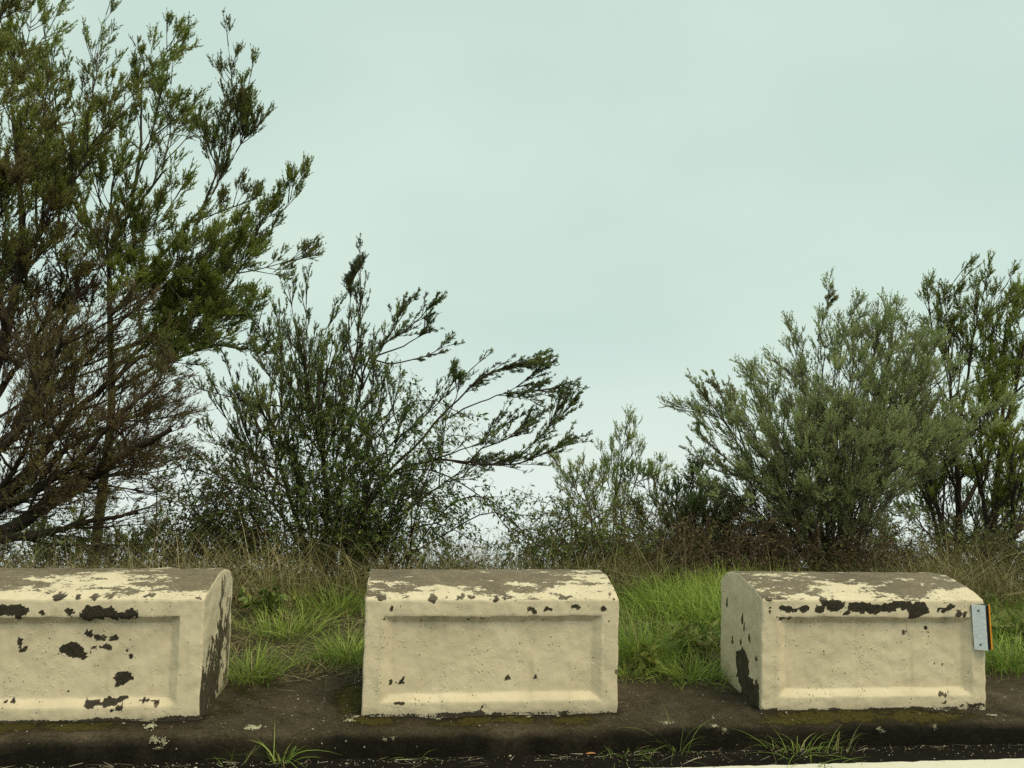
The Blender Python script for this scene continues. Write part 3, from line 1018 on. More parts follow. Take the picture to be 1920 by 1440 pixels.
limb(tA, r, L((-90, 985, 6.2), (10, 930, 6.2), (70, 860, 6.2), (150, 765, 6.2), (240, 690, 6.2), (310, 630, 6.2)), .07, .014, bd, ld, dict(brown, s1=(.35, 1)))
limb(tA, r, L((-80, 950, 6.2), (-20, 880, 6.3), (40, 780, 6.4), (95, 660, 6.4), (140, 560, 6.4), (150, 480, 6.4)), .065, .013, bd, ld, dict(brown, s1=(.3, 1)))
limb(tA, r, L((-70, 900, 6.2), (-20, 760, 6.3), (15, 640, 6.3), (40, 520, 6.3), (45, 400, 6.3), (30, 280, 6.3), (15, 150, 6.3)), .065, .012, bd, ld, dict(mixd, s1=(.22, 1), tint_fn=lambda p: np.clip(.18 + (p[:, 2] - 1.6) * .25, .15, .75)))
limb(tA, r, L((-60, 800, 6.3), (-70, 640, 6.4), (-60, 460, 6.4), (-50, 300, 6.4), (-40, 140, 6.4), (-30, 20, 6.4)), .06, .012, bd, ld, dict(green, s1=(.3, 1)))
limb(tA, r, L((-60, 990, 6.2), (60, 925, 6.0), (150, 860, 5.8), (220, 780, 5.7), (300, 710, 5.7), (350, 670, 5.7)), .05, .010, bd, ld, dict(brown, s1=(.35, 1)))
limb(tA, r, L((-70, 880, 6.2), (20, 820, 5.9), (70, 720, 5.8), (120, 640, 5.7), (200, 570, 5.7)), .045, .010, bd, ld, dict(brown, s1=(.2, 1)))
limb(tA, r, L((-70, 960, 6.2), (-20, 930, 5.9), (20, 880, 5.7), (50, 820, 5.6), (60, 740, 5.6)), .045, .010, bd, ld, dict(brown, tint=.12, s1=(.2, 1)))
limb(tA, r, L((40, 520, 6.3), (75, 430, 6.3), (120, 360, 6.3), (170, 300, 6.3), (200, 250, 6.3)), .025, .007, bd, ld, dict(green, tint=.6, s1=(.2, 1)))
limb(tA, r, L((-110, 1010, 6.2), (-60, 960, 6.6), (30, 940, 6.9), (120, 900, 7.0)), .04, .010, bd, ld, dict(brown, tint=.1, s1=(.3, 1)))
limb(tA, r, L((15, 640, 6.3), (-10, 520, 5.9), (-10, 400, 5.8), (10, 300, 5.8)), .03, .008, bd, ld, dict(green, tint=.55, s1=(.25, 1)))

limb(tA, r, L((60, 925, 6.0), (120, 840, 6.1), (200, 800, 6.2), (290, 760, 6.2), (340, 730, 6.2)), .03, .007, bd, ld, dict(brown, s1=(.2, 1)))
limb(tA, r, L((40, 780, 6.4), (110, 720, 6.6), (190, 640, 6.7), (270, 560, 6.7)), .03, .007, bd, ld, dict(brown, tint=.3, s1=(.2, 1)))
limb(tA, r, L((0, 1005, 6.1), (70, 940, 6.5), (140, 900, 6.7), (240, 880, 6.7), (320, 860, 6.7)), .03, .007, bd, ld, dict(brown, s1=(.3, 1)))

limb(tA, r, L((-20, 760, 6.3), (60, 640, 6.5), (110, 560, 6.6), (170, 510, 6.6)), .03, .008, bd, ld, dict(mixd, tint=.3, s1=(.2, 1)))

# --- taller green tree heath standing behind it
r = np.random.default_rng(102)
B0 = at_ground(170, 7.5)
tB = plant("tree_heath", "tall airy green tree heath with a pale forked trunk at upper left", "tree", B0)
bg, lg = M['bark_green'], M['heath_green']
trunkB = spline([B0 - [0, 0, .1], W(188, 950, 7.45), W(208, 780, 7.4), (W(207, 640, 7.4)), W(205, 520, 7.4), W(209, 470, 7.4), W(228, 425, 7.4), W(246, 398, 7.4)], 34)
v, f = tubes(trunkB[None], np.linspace(.055, .014, 34)[None], 10)
obj("trunk", mesh_np("trunk", v - B0, [f], bg, smooth=True), tB['o'])
gB = dict(wd=.0088, ln=.022, tint=.55, tint_var=.23, n1=15, n2=8, n3=4, l1=(.20, .42), trop=(.10, 0, .34))
airy = dict(gB, n1=8, n2=7, n3=3, l1=(.20, .42), s1=(.45, 1), tint=.5)
limb(tB, r, L((206, 500, 7.4), (170, 440, 7.4), (135, 350, 7.4), (112, 250, 7.4), (100, 160, 7.4), (85, 90, 7.4)), .024, .005, bg, lg, dict(airy))
limb(tB, r, L((209, 470, 7.4), (245, 400, 7.4), (262, 300, 7.4), (262, 200, 7.4), (268, 120, 7.4), (270, 75, 7.4)), .026, .005, bg, lg, dict(gB, n1=10, s1=(.4, 1)))
limb(tB, r, L((245, 400, 7.4), (295, 330, 7.3), (318, 250, 7.3), (322, 190, 7.3)), .016, .004, bg, lg, dict(airy, s1=(.3, 1), n1=12))
limb(tB, r, L((207, 590, 7.4), (290, 490, 7.2), (370, 400, 7.1), (400, 360, 7.1), (435, 300, 7.1), (462, 258, 7.1), (495, 232, 7.1)), .026, .004, bg, lg, dict(airy, n1=15, n2=9, cut=.06, s1=(.60, 1), l1=(.14, .3), tint=.25, a1=(15, 60), trop=(.05, 0, .5)))
limb(tB, r, L((385, 385, 7.1), (405, 330, 7.0), (415, 270, 7.0), (418, 240, 7.0)), .014, .005, bg, lg, dict(airy, n1=12, cut=.04, s1=(.45, 1), l1=(.14, .3), tint=.25, trop=(0, 0, .5)))
limb(tB, r, L((420, 320, 7.1), (440, 240, 7.0), (455, 205, 7.0)), .010, .004, bg, lg, dict(airy, n1=10, cut=.04, s1=(.5, 1), l1=(.14, .3), tint=.22, trop=(.02, 0, .5)))
limb(tB, r, L((209, 660, 7.4), (310, 620, 7.2), (400, 560, 7.1), (450, 500, 7.1), (480, 468, 7.1), (508, 448, 7.1)), .026, .005, bg, lg, dict(gB, cut=.08, s1=(.3, 1), l1=(.18, .40), trop=(.12, 0, .36), n1=15))
limb(tB, r, L((450, 500, 7.1), (480, 430, 7.0), (492, 395, 7.0)), .010, .004, bg, lg, dict(gB, n1=12, s1=(.3, 1), l1=(.15, .3), trop=(.03, 0, .5)))
limb(tB, r, L((208, 730, 7.4), (300, 680, 7.2), (390, 610, 7.0), (440, 570, 7.0), (470, 545, 7.0)), .026, .005, bg, lg, dict(gB, s1=(.25, 1), l1=(.18, .40)))
limb(tB, r, L((135, 350, 7.4), (160, 240, 7.4), (180, 140, 7.4), (180, 60, 7.4)), .016, .004, bg, lg, dict(airy, n1=7, s1=(.5, 1), tint=.35))
limb(tB, r, L((112, 250, 7.4), (70, 160, 7.4), (45, 80, 7.4), (35, 20, 7.4)), .018, .006, bg, lg, dict(airy, s1=(.35, 1), tint=.5, n1=13))
limb(tB, r, L((207, 560, 7.4), (240, 480, 7.0), (290, 420, 6.9), (320, 380, 6.9)), .018, .005, bg, lg, dict(gB, s1=(.25, 1), tint=.55, n1=19))
limb(tB, r, L((206, 520, 7.4), (200, 440, 7.1), (215, 340, 7.0), (235, 270, 7.0)), .018, .005, bg, lg, dict(gB, s1=(.35, 1), tint=.68, n1=15))
limb(tB, r, L((207, 620, 7.4), (270, 560, 7.0), (320, 510, 6.9), (350, 480, 6.9)), .018, .005, bg, lg, dict(gB, s1=(.25, 1), tint=.6, n1=20))
limb(tB, r, L((206, 470, 7.4), (150, 400, 7.2), (110, 330, 7.1), (80, 270, 7.1)), .016, .004, bg, lg, dict(gB, s1=(.3, 1), tint=.62))
limb(tB, r, L((208, 690, 7.4), (290, 640, 7.5), (380, 560, 7.6), (420, 480, 7.6)), .024, .007, bg, lg, dict(gB, s1=(.3, 1), tint=.4, n1=13))
limb(tB, r, L((262, 300, 7.4), (285, 260, 7.5), (320, 230, 7.5), (345, 190, 7.5)), .012, .005, bg, lg, dict(airy, s1=(.2, 1), n1=13))
limb(tB, r, L((70, 160, 7.4), (10, 120, 7.5), (-30, 60, 7.5)), .012, .005, bg, lg, dict(gB, s1=(.2, 1), tint=.6))

for pts, t_ in (([(207, 590, 7.4), (300, 540, 6.9), (370, 480, 6.8), (410, 430, 6.8)], .65), ([(208, 690, 7.4), (330, 640, 6.9), (410, 590, 6.8), (480, 560, 6.8)], .7),
                ):
    limb(tB, r, L(*pts), .016, .005, bg, lg, dict(gB, tint=t_, s1=(.2, 1), n1=14))

# --- middle shrub with wind-swept plumes leaning right
r = np.random.default_rng(103)
C0 = at_ground(610, 6.7)
sC = plant("heath_shrub", "tangled green heath shrub with dark feathery plumes swept to the right, behind the middle barrier", "shrub", C0)
bk, lb = M['bark_dark'], M['heath_blue']
cs = dict(tint=.45, tint_var=.18, n1=15, l1=(.15, .33), a1=(12, 44), n2=8, l2=(.035, .095), a2=(20, 45), s2=(.25, 1), n3=2, l3=(.02, .045), trop=(.10, 0, .32), per_m=260, ln=.019, wd=.0078)
plume = dict(cs, cut=.06, n0=1.0, l0=(.15, .3), a0=(10, 30), dens=1.9, n1=13, s1=(.55, 1), l1=(.18, .34), tw=.0016, a1=(8, 34), a2=(18, 40), l2=(.022, .050), s2=(.22, 1), trop=(.22, 0, .26), n2=13, n3=2, l3=(.015, .03), tint=.3, ln=.017, wd=.0070, per_m=300, curl=.2)
limb(sC, r, L((600, 1075, 6.7), (612, 930, 6.7), (592, 790, 6.7), (570, 690, 6.7), (556, 620, 6.7), (552, 580, 6.7)), .028, .006, bk, lb, dict(cs, s1=(.35, 1), trop=(.03, 0, .5), tint=.55))
limb(sC, r, L((612, 930, 6.7), (600, 780, 6.5), (596, 690, 6.5), (598, 620, 6.5)), .02, .006, bk, lb, dict(cs, s1=(.35, 1), trop=(.03, 0, .5), tint=.5))
limb(sC, r, L((622, 1060, 6.7), (645, 860, 6.7), (668, 745, 6.7), (692, 670, 6.7), (740, 630, 6.7), (785, 595, 6.7), (825, 562, 6.7)), .020, .004, bk, lb, dict(plume, s1=(.66, 1)))
limb(sC, r, L((692, 670, 6.7), (720, 680, 6.7), (770, 678, 6.7), (810, 665, 6.7), (835, 668, 6.7)), .009, .004, bk, lb, dict(plume, s1=(.7, 1), n1=9, l1=(.10, .2)))
limb(sC, r, L((692, 672, 6.7), (715, 665, 6.7), (755, 650, 6.7), (790, 630, 6.7), (808, 615, 6.7)), .009, .004, bk, lb, dict(plume, s1=(.6, 1), n1=12, l1=(.14, .24)))
limb(sC, r, L((740, 630, 6.7), (742, 610, 6.7), (748, 592, 6.7)), .007, .003, bk, lb, dict(plume, s1=(.3, 1), n1=14, l1=(.12, .24), trop=(.12, 0, .4)))
limb(sC, r, L((680, 720, 6.7), (660, 670, 6.6), (652, 640, 6.6), (650, 620, 6.6)), .012, .005, bk, lb, dict(cs, s1=(.4, 1), n1=15, trop=(.0, 0, .5), l1=(.13, .26), tint=.35))
limb(sC, r, L((655, 640, 6.6), (660, 580, 6.6), (658, 548, 6.6), (654, 530, 6.6)), .006, .003, bk, lb, dict(plume, cut=0, n0=0, s1=(.72, 1), n1=110, l1=(.08, .15), trop=(-.02, 0, .5), n2=8, l2=(.03, .06), l3=(.015, .03), a1=(10, 34), tint=.2, ln=.011))
limb(sC, r, L((680, 730, 6.7), (700, 680, 6.7), (705, 645, 6.7)), .010, .004, bk, lb, dict(cs, s1=(.3, 1), n1=15, trop=(.05, 0, .5), l1=(.13, .26), tint=.35))
limb(sC, r, L((640, 1055, 6.7), (710, 920, 6.5), (800, 830, 6.4), (838, 782, 6.35), (880, 735, 6.3), (922, 700, 6.3), (970, 684, 6.3), (1025, 680, 6.3)), .019, .0035, bk, lb, dict(plume, s1=(.74, 1), n1=24, l1=(.20, .36), trop=(.30, 0, .10)))
limb(sC, r, L((838, 785, 6.35), (880, 758, 6.3), (940, 740, 6.25), (1000, 734, 6.2), (1065, 722, 6.2)), .007, .003, bk, lb, dict(plume, s1=(.45, 1), n1=20, l1=(.20, .34), trop=(.30, 0, .12)))
limb(sC, r, L((838, 785, 6.35), (855, 740, 6.35), (862, 715, 6.35), (866, 700, 6.35)), .006, .003, bk, lb, dict(plume, s1=(.75, 1), n1=16, l1=(.05, .12), l2=(.04, .09), trop=(.15, 0, .35), l3=(.03, .05)))
limb(sC, r, L((640, 1050, 6.7), (720, 905, 6.4), (800, 865, 6.3), (880, 868, 6.2), (950, 872, 6.1), (1020, 852, 6.1), (1080, 820, 6.1)), .020, .004, bk, lb, dict(plume, s1=(.7, 1), n1=22, trop=(.16, 0, .30), tint=.42))
limb(sC, r, L((950, 872, 6.1), (1000, 826, 6.15), (1048, 780, 6.2), (1080, 750, 6.2)), .007, .003, bk, lb, dict(plume, s1=(.3, 1), n1=20, trop=(.16, 0, .26), tint=.34))
limb(sC, r, L((880, 868, 6.2), (910, 840, 6.2), (960, 820, 6.2), (1000, 800, 6.2)), .008, .004, bk, lb, dict(plume, s1=(.4, 1), n1=16, trop=(.12, 0, .34), tint=.34))
limb(sC, r, L((800, 865, 6.3), (850, 850, 6.2), (900, 830, 6.2), (925, 805, 6.2)), .008, .004, bk, lb, dict(plume, s1=(.5, 1), n1=14, trop=(.08, 0, .42), tint=.4))
limb(sC, r, L((700, 930, 6.6), (740, 830, 6.5), (760, 770, 6.5), (765, 730, 6.5)), .014, .005, bk, lb, dict(cs, s1=(.4, 1), n1=15, trop=(.14, 0, .36), tint=.32))
limb(sC, r, L((740, 830, 6.5), (790, 790, 6.4), (815, 750, 6.4), (825, 720, 6.4)), .010, .004, bk, lb, dict(cs, s1=(.35, 1), n1=11, trop=(.14, 0, .34), tint=.32))
limb(sC, r, L((595, 1065, 6.7), (548, 930, 6.7), (510, 810, 6.7), (478, 730, 6.7), (462, 680, 6.7)), .024, .006, bk, lb, dict(cs, s1=(.35, 1), trop=(-.02, 0, .42), tint=.4))
limb(sC, r, L((592, 800, 6.7), (545, 720, 6.7), (515, 650, 6.7), (500, 600, 6.7)), .016, .005, bk, lb, dict(cs, s1=(.25, 1), trop=(.0, 0, .42), tint=.55))
limb(sC, r, L((590, 1065, 6.7), (520, 960, 6.6), (450, 880, 6.5), (430, 810, 6.5)), .02, .006, bk, lb, dict(cs, s1=(.3, 1), n1=12, tint=.45))
limb(sC, r, L((640, 1060, 6.7), (680, 950, 6.9), (700, 860, 7.0), (660, 770, 7.0)), .018, .006, bk, lb, dict(cs, s1=(.25, 1), n1=13, tint=.4))
limb(sC, r, L((660, 1060, 6.7), (760, 960, 6.9), (840, 900, 7.0), (900, 870, 7.0)), .018, .006, bk, lb, dict(cs, s1=(.25, 1), n1=11, tint=.45))

for pts, t_ in (([(600, 1065, 6.7), (560, 900, 6.6), (535, 800, 6.5), (530, 700, 6.5), (520, 640, 6.5)], .6), ([(612, 930, 6.7), (640, 800, 6.6), (640, 720, 6.6), (625, 650, 6.6)], .45),
                ([(592, 800, 6.7), (575, 720, 6.5), (585, 650, 6.5), (580, 610, 6.5)], .55), ([(548, 930, 6.7), (480, 850, 6.8), (450, 770, 6.8), (440, 720, 6.8)], .4), ([(645, 860, 6.7), (700, 790, 6.6), (715, 740, 6.6), (718, 700, 6.6)], .35)):
    limb(sC, r, L(*pts), .014, .005, bk, lb, dict(cs, tint=t_, s1=(.25, 1), trop=(.02, 0, .45)))

# --- small far shrub in the gap
r = np.random.default_rng(104)
E0 = at_ground(1150, 9.0)
sE = plant("heath_shrub", "small pale green heath shrub in the gap right of the swept plumes", "shrub", E0)
es = dict(tint=.7, tint_var=.12, n1=10, l1=(.14, .3), n2=7, n3=3, trop=(.05, 0, .4), wd=.008, ln=.022, s1=(.4, 1), per_m=180)
for pts in ([(1150, 1075, 9), (1150, 980, 9), (1152, 910, 9), (1150, 868, 9)], [(1150, 1060, 9), (1180, 940, 9), (1200, 880, 9), (1205, 850, 9)], [(1145, 1060, 9), (1100, 960, 9), (1075, 910, 9), (1065, 870, 9)],
            [(1160, 1060, 9), (1210, 980, 9), (1235, 930, 9), (1240, 890, 9)], [(1150, 960, 9), (1165, 895, 8.8), (1175, 855, 8.8)], [(1140, 1060, 9), (1120, 960, 8.7), (1110, 910, 8.7), (1115, 880, 8.7)]):
    limb(sE, r, L(*pts), .016, .005, M['bark_grey'], M['heath_green'], es)

# --- right-hand heath, needle colour paled for haze: a vase of many stems
r = np.random.default_rng(105)
F0 = at_ground(1560, 6.8)
sF = plant("heath_shrub", "wide green heath shrub, its colour paled for haze, fanning from one base behind the reflector barrier", "shrub", F0)
fs_ = dict(per_m=195, wd=.008, ln=.020, tint=.5, tint_var=.18, n0=4, l0=(.25, .6), a0=(20, 50), n1=9, l1=(.15, .36), n2=7, n3=3, trop=(.0, 0, .30), s1=(.26, 1), tw=.002)
tips = [(1318, 745, 6.6, -.14), (1302, 815, 6.6, -.14), (1395, 720, 6.6, -.15), (1375, 790, 6.3, -.1), (1455, 690, 6.6, -.08), (1490, 640, 6.8, -.05), (1535, 610, 6.8, 0), (1570, 580, 6.9, .02), (1620, 610, 6.8, .05), (1655, 600, 6.9, .08),
        (1600, 650, 6.4, .03), (1690, 610, 7.0, .06), (1720, 650, 6.9, .1), (1760, 690, 6.8, .12), (1790, 720, 6.6, .14), (1500, 740, 6.2, -.03), (1560, 730, 6.2, 0), (1630, 740, 6.2, .03), (1440, 800, 6.2, -.08), (1380, 860, 6.3, -.14), (1312, 890, 6.5, -.12), (1700, 800, 6.3, .1), (1760, 830, 6.4, .14), (1540, 840, 6.1, 0), (1800, 800, 6.6, .14), (1815, 720, 6.9, .12), (1745, 640, 7.0, .06), (1700, 590, 7.0, .04), (1775, 620, 7.1, .08), (1410, 760, 6.9, -.1), (1460, 880, 6.2, -.06), (1640, 850, 6.1, .04), (1600, 900, 6.2, .02)]
for (u, v_, Y, tx) in tips:
    bx = 1560 + (u - 1560) * .10
    mid = (bx + (u - bx) * .28, 1075 - (1075 - v_) * .38, 6.75 + (Y - 6.75) * .3)
    m2_ = (bx + (u - bx) * .62, 1075 - (1075 - v_) * .72, 6.75 + (Y - 6.75) * .7)
    limb(sF, r, L((bx, 1080, 6.8), mid, m2_, (u, v_, Y)), .012, .004, M['bark_grey'], M['heath_hazed'], dict(fs_, trop=(tx, 0, .30)), name="stem")
for pts in ([(1400, 860, 6.5), (1350, 780, 6.5), (1315, 735, 6.5), (1298, 715, 6.5)], [(1400, 850, 6.4), (1375, 780, 6.4), (1345, 725, 6.4), (1335, 705, 6.4)], [(1440, 820, 6.5), (1420, 750, 6.5), (1408, 700, 6.5)],
            [(1380, 880, 6.4), (1330, 830, 6.4), (1295, 800, 6.4)], [(1400, 900, 6.5), (1340, 880, 6.4), (1290, 850, 6.4)]):
    limb(sF, r, L(*pts), .008, .003, M['bark_grey'], M['heath_hazed'], dict(plume, s1=(.25, 1), n1=11, l1=(.14, .26), trop=(-.06, 0, .34), tint=.45), name="stem")
limb(sF, r, L((1535, 640, 6.8), (1550, 590, 6.8), (1562, 562, 6.8), (1572, 545, 6.8)), .006, .003, M['bark_grey'], M['heath_hazed'], dict(plume, s1=(.4, 1), n1=14, l1=(.05, .11), tint=.3), name="stem")

# --- taller heath at the right edge, dark stems below
r = np.random.default_rng(106)
G0 = at_ground(1830, 8.0)
tG = plant("tree_heath", "tall dark stemmed tree heath at the right edge, behind the wide fanning shrub", "tree", G0)
gs = dict(tint=.5, tint_var=.17, n1=10, l1=(.18, .40), n2=8, n3=3, trop=(.05, 0, .36), s1=(.3, 1))
for pts, r0, t_ in (([(1790, 1085, 8), (1800, 960, 8), (1795, 820, 8), (1775, 680, 8), (1772, 600, 8), (1780, 560, 8)], .045, .3),
                    ([(1795, 820, 8), (1815, 700, 8), (1825, 620, 8), (1825, 550, 8)], .02, .3),
                    ([(1800, 700, 8), (1755, 640, 8), (1742, 570, 8), (1745, 540, 8)], .014, .3),
                    ([(1850, 1085, 8), (1868, 940, 8), (1880, 800, 8), (1880, 680, 8), (1888, 590, 8), (1895, 545, 8)], .045, .4),
                    ([(1880, 800, 8), (1915, 700, 8), (1930, 600, 8), (1925, 540, 8)], .02, .45),
                    ([(1870, 1085, 8), (1910, 1000, 8), (1960, 900, 8), (1990, 760, 8), (1990, 640, 8)], .045, .4),
                    ([(1840, 1085, 7.8), (1850, 980, 7.7), (1830, 880, 7.6), (1820, 800, 7.6), (1840, 740, 7.6)], .035, .55),
                    ([(1880, 1085, 7.8), (1900, 980, 7.6), (1905, 900, 7.5), (1890, 830, 7.5), (1900, 780, 7.5)], .035, .75),
                    ([(1790, 1085, 7.9), (1770, 1000, 8.1), (1745, 900, 8.2), (1735, 800, 8.2), (1725, 720, 8.2)], .035, .3),
                    ([(1868, 940, 8), (1920, 880, 7.9), (1960, 830, 7.9)], .02, .5), ([(1775, 1085, 8.1), (1745, 920, 8.0), (1715, 780, 7.9), (1705, 670, 7.9), (1700, 610, 7.9)], .025, .45), ([(1850, 980, 7.7), (1890, 930, 7.5), (1920, 870, 7.4)], .02, .6), ([(1800, 960, 8), (1775, 880, 7.7), (1760, 800, 7.6)], .02, .5),
                    ([(1800, 960, 8), (1850, 870, 8.2), (1870, 790, 8.2), (1860, 700, 8.2), (1850, 620, 8.2)], .025, .45)):
    limb(tG, r, L(*pts), r0, .006, bk, M['heath_green'], dict(gs, tint=min(.9, t_ + .18)), name="stem")

r = np.random.default_rng(116)
R0 = at_ground(1850, 8.7)
sR = plant("heath_shrub", "dark many stemmed heath shrub low behind the trunks at the right edge", "shrub", R0)
for i in range(13):
    u0, u1, v1 = 1850 + r.normal() * 60, r.uniform(1690, 2060), r.uniform(860, 1010)
    Y = 8.7 + r.uniform(-.4, .5)
    limb(sR, r, L((u0, 1082, Y), (u0 + (u1 - u0) * .35, 1082 - (1082 - v1) * .4, Y), (u0 + (u1 - u0) * .75, 1082 - (1082 - v1) * .75, Y), (u1, v1, Y)), .018, .005, bk, M['heath_blue'], dict(per_m=190, wd=.009, ln=.022, tint=.4, n1=9, l1=(.14, .3), n2=7, n3=2, s1=(.25, 1), trop=(.04, 0, .35)), name="stem")

# --- low dense green shrubs left of the wide fanning one
r = np.random.default_rng(107)
H0 = at_ground(1300, 7.3)
sH = plant("heath_shrub", "low dense dark green heath shrub at the left foot of the wide fanning shrub", "shrub", H0)
hs = dict(tint=.4, tint_var=.15, n1=16, l1=(.16, .34), n2=8, n3=3, trop=(.0, 0, .42), s1=(.25, 1))
for pts in ([(1300, 1080, 7.3), (1290, 980, 7.3), (1290, 900, 7.3)], [(1305, 1080, 7.3), (1320, 970, 7.2), (1330, 900, 7.2)], [(1295, 1080, 7.3), (1260, 1010, 7.2), (1250, 960, 7.2)],
            [(1310, 1080, 7.3), (1360, 1000, 7.1), (1380, 950, 7.1)], [(1300, 1080, 7.3), (1320, 1010, 7.0), (1325, 970, 7.0)]):
    limb(sH, r, L(*pts), .014, .005, bk, M['heath_blue'], hs, name="stem")
r = np.random.default_rng(108)
J0 = at_ground(190, 8.2)
sJ = plant("heath_shrub", "small bright green shrub seen under the low limb of the dark tree", "shrub", J0)
for pts in ([(190, 1090, 8.2), (180, 1040, 8.2), (175, 1010, 8.2)], [(195, 1090, 8.2), (215, 1040, 8.2), (225, 1005, 8.2)], [(185, 1090, 8.2), (150, 1050, 8.2), (140, 1020, 8.2)], [(195, 1090, 8.2), (255, 1050, 8.2), (275, 1020, 8.2)]):
    limb(sJ, r, L(*pts), .012, .005, bk, M['heath_green'], dict(hs, tint=.75, l1=(.12, .25)), name="stem")


# --- leafy brambles: arching canes with broad leaves
def leaves(r, P0, D, L_, B, per_m, ln, wd, tint):
    n = np.maximum(3, (L_ * per_m).astype(int))
    idx = np.repeat(np.arange(len(P0)), n)
    s = r.uniform(.08, 1.0, len(idx))
    p, T = qcurve(P0[idx], D[idx], L_[idx], B[idx], s)
    a = np.radians(r.uniform(35, 80, len(idx)))[:, None]
    d = unit(T * np.cos(a) + perp_of(T, r) * np.sin(a) + np.array([0, 0, -.25]))
    w = unit(np.cross(d, np.array([0, 0, 1.0]) + r.normal(size=d.shape) * .55))
    nn = np.cross(w, d)
    le = (ln * r.uniform(.55, 1.3, len(idx)))[:, None]
    wi = le * wd / ln * .5
    st_ = p + d * le * .12
    v = np.stack([st_, st_ + d * le * .38 + w * wi + nn * wi * .35, st_ + d * le, st_ + d * le * .38 - w * wi + nn * wi * .35], 1).reshape(-1, 3)
    t = np.repeat(np.clip(tint[idx] + r.normal(size=len(idx)) * .2, 0, 1), 4)
    i0 = np.arange(len(idx)) * 4
    return v, np.concatenate([np.stack([i0, i0 + 1, i0 + 2], 1), np.stack([i0, i0 + 2, i0 + 3], 1)]), t


def bramble(root, r, canes, n_side, side_len, per_m, ln, tint, up_=.2, matw=None, matl=None, n2=3):
    pts_, tv = [], []
    for cpts in canes:
        c = spline(cpts, 14)
        v, f = tubes(c[None], np.linspace(.007, .003, 14)[None], 5)
        lo = obj("cane", mesh_np("cane", v - root['at'], [f], matw, smooth=True), root['o'])
        Lc = np.linalg.norm(np.diff(c, axis=0), axis=1).sum()
        n = max(4, int(n_side * Lc))
        ii = r.integers(2, 13, n)
        T = unit(c[ii] - c[ii - 1])
        d = unit(T * .5 + perp_of(T, r) * .8 + np.array([0, 0, up_]))
        l = r.uniform(*side_len, n)
        b = np.array([0, 0, -.15]) + r.normal(size=(n, 3)) * .15
        p2, d2, l2, b2, _, _ = spawn(r, c[ii], d, l, b, n2, .3, 1, (25, 70), side_len[0] * .5, side_len[1] * .7, np.array([0, 0, .1]), .2)
        tube_v, tube_f, off = [], [], 0
        for (pp, dd_, ll, bb, K, rr) in ((c[ii], d, l, b, 5, .0028), (p2, d2, l2, b2, 3, .0018)):
            ss = np.linspace(0, 1, K)
            P_ = pp[:, None, :] + (dd_ * ll[:, None])[:, None, :] * ss[None, :, None] + (bb * ll[:, None])[:, None, :] * (ss ** 2)[None, :, None]
            v, f = tubes(P_, np.tile(rr * (1 - .6 * ss), (len(pp), 1)), 3)
            tube_v.append(v)
            tube_f.append(f + off)
            off += len(v)
        obj("twigs", mesh_np("twigs", np.vstack(tube_v) - root['at'], tube_f, matw), lo)
        if per_m > 0:
            P_, D_, L_, B_ = (np.concatenate(x) for x in ((c[ii], p2), (d, d2), (l, l2), (b, b2)))
            v, f, t = leaves(r, P_, D_, L_, B_, per_m, ln, ln * .5, np.clip(tint + r.normal(size=len(P_)) * .15, 0, 1))
            obj("foliage", mesh_np("foliage", v - root['at'], [f], matl, {"tint": t}), lo)


r = np.random.default_rng(109)
D0 = at_ground(660, 6.1)
sD = plant("bramble_bush", "leafy bramble tangle with small oval leaves behind the middle barrier", "bramble", D0)
canes = []
for i in range(34):
    u0 = 660 + r.normal() * 70
    u1, v1 = r.uniform(480, 900), r.uniform(770, 1010)
    Y = 6.1 + r.uniform(-.25, .45)
    canes.append(L((u0, 1085, 6.1), (u0 + (u1 - u0) * .25, 1080 - (1080 - v1) * .65, Y), (u0 + (u1 - u0) * .65, v1 - 25, Y), (u1, v1 + 15, Y)))
canes += [L((760, 1060, 6.1), (830, 960, 6.0), (900, 930, 5.9), (970, 985, 5.9), (1010, 1050, 5.9)), L((720, 1070, 6.1), (820, 1010, 6), (920, 960, 6), (985, 1000, 5.9), (1040, 1060, 5.9)), L((700, 900, 6.2), (800, 880, 6.1), (900, 930, 6.1), (960, 1000, 6.0), (1010, 1030, 6.0))]
bramble(sD, r, canes, 14, (.12, .34), 40, .035, .45, matw=M['bark_dark'], matl=M['bramble'])

r = np.random.default_rng(110)
K0 = at_ground(380, 6.3)
sK = plant("bramble_bush", "brownish thin leaved bramble thicket between the dark tree and the swept shrub", "bramble", K0)
canes = []
for i in range(30):
    u0 = 400 + r.normal() * 70
    u1, v1 = r.uniform(270, 540), r.uniform(840, 1020)
    Y = 6.3 + r.uniform(-.3, .4)
    canes.append(L((u0, 1085, 6.3), (u0 + (u1 - u0) * .3, 1080 - (1080 - v1) * .6, Y), (u0 + (u1 - u0) * .7, v1 - 10, Y), (u1, v1 + 20, Y)))
bramble(sK, r, canes, 16, (.12, .30), 34, .034, .25, matw=M['twig_brown'], matl=M['bramble'])

r = np.random.default_rng(111)
N0 = at_ground(1080, 6.6)
sN = plant("bramble_bush", "low yellowish bramble and scrub in the gap behind the middle barrier's right end", "bramble", N0)
canes = []
for i in range(26):
    u0 = 1090 + r.normal() * 60
    u1, v1 = r.uniform(960, 1240), r.uniform(930, 1040)
    Y = 6.6 + r.uniform(-.4, .4)
    canes.append(L((u0, 1090, 6.6), (u0 + (u1 - u0) * .3, 1085 - (1085 - v1) * .7, Y), (u0 + (u1 - u0) * .7, v1 - 8, Y), (u1, v1 + 20, Y)))
bramble(sN, r, canes, 13, (.10, .26), 40, .03, .75, matw=M['twig_brown'], matl=M['bramble'])

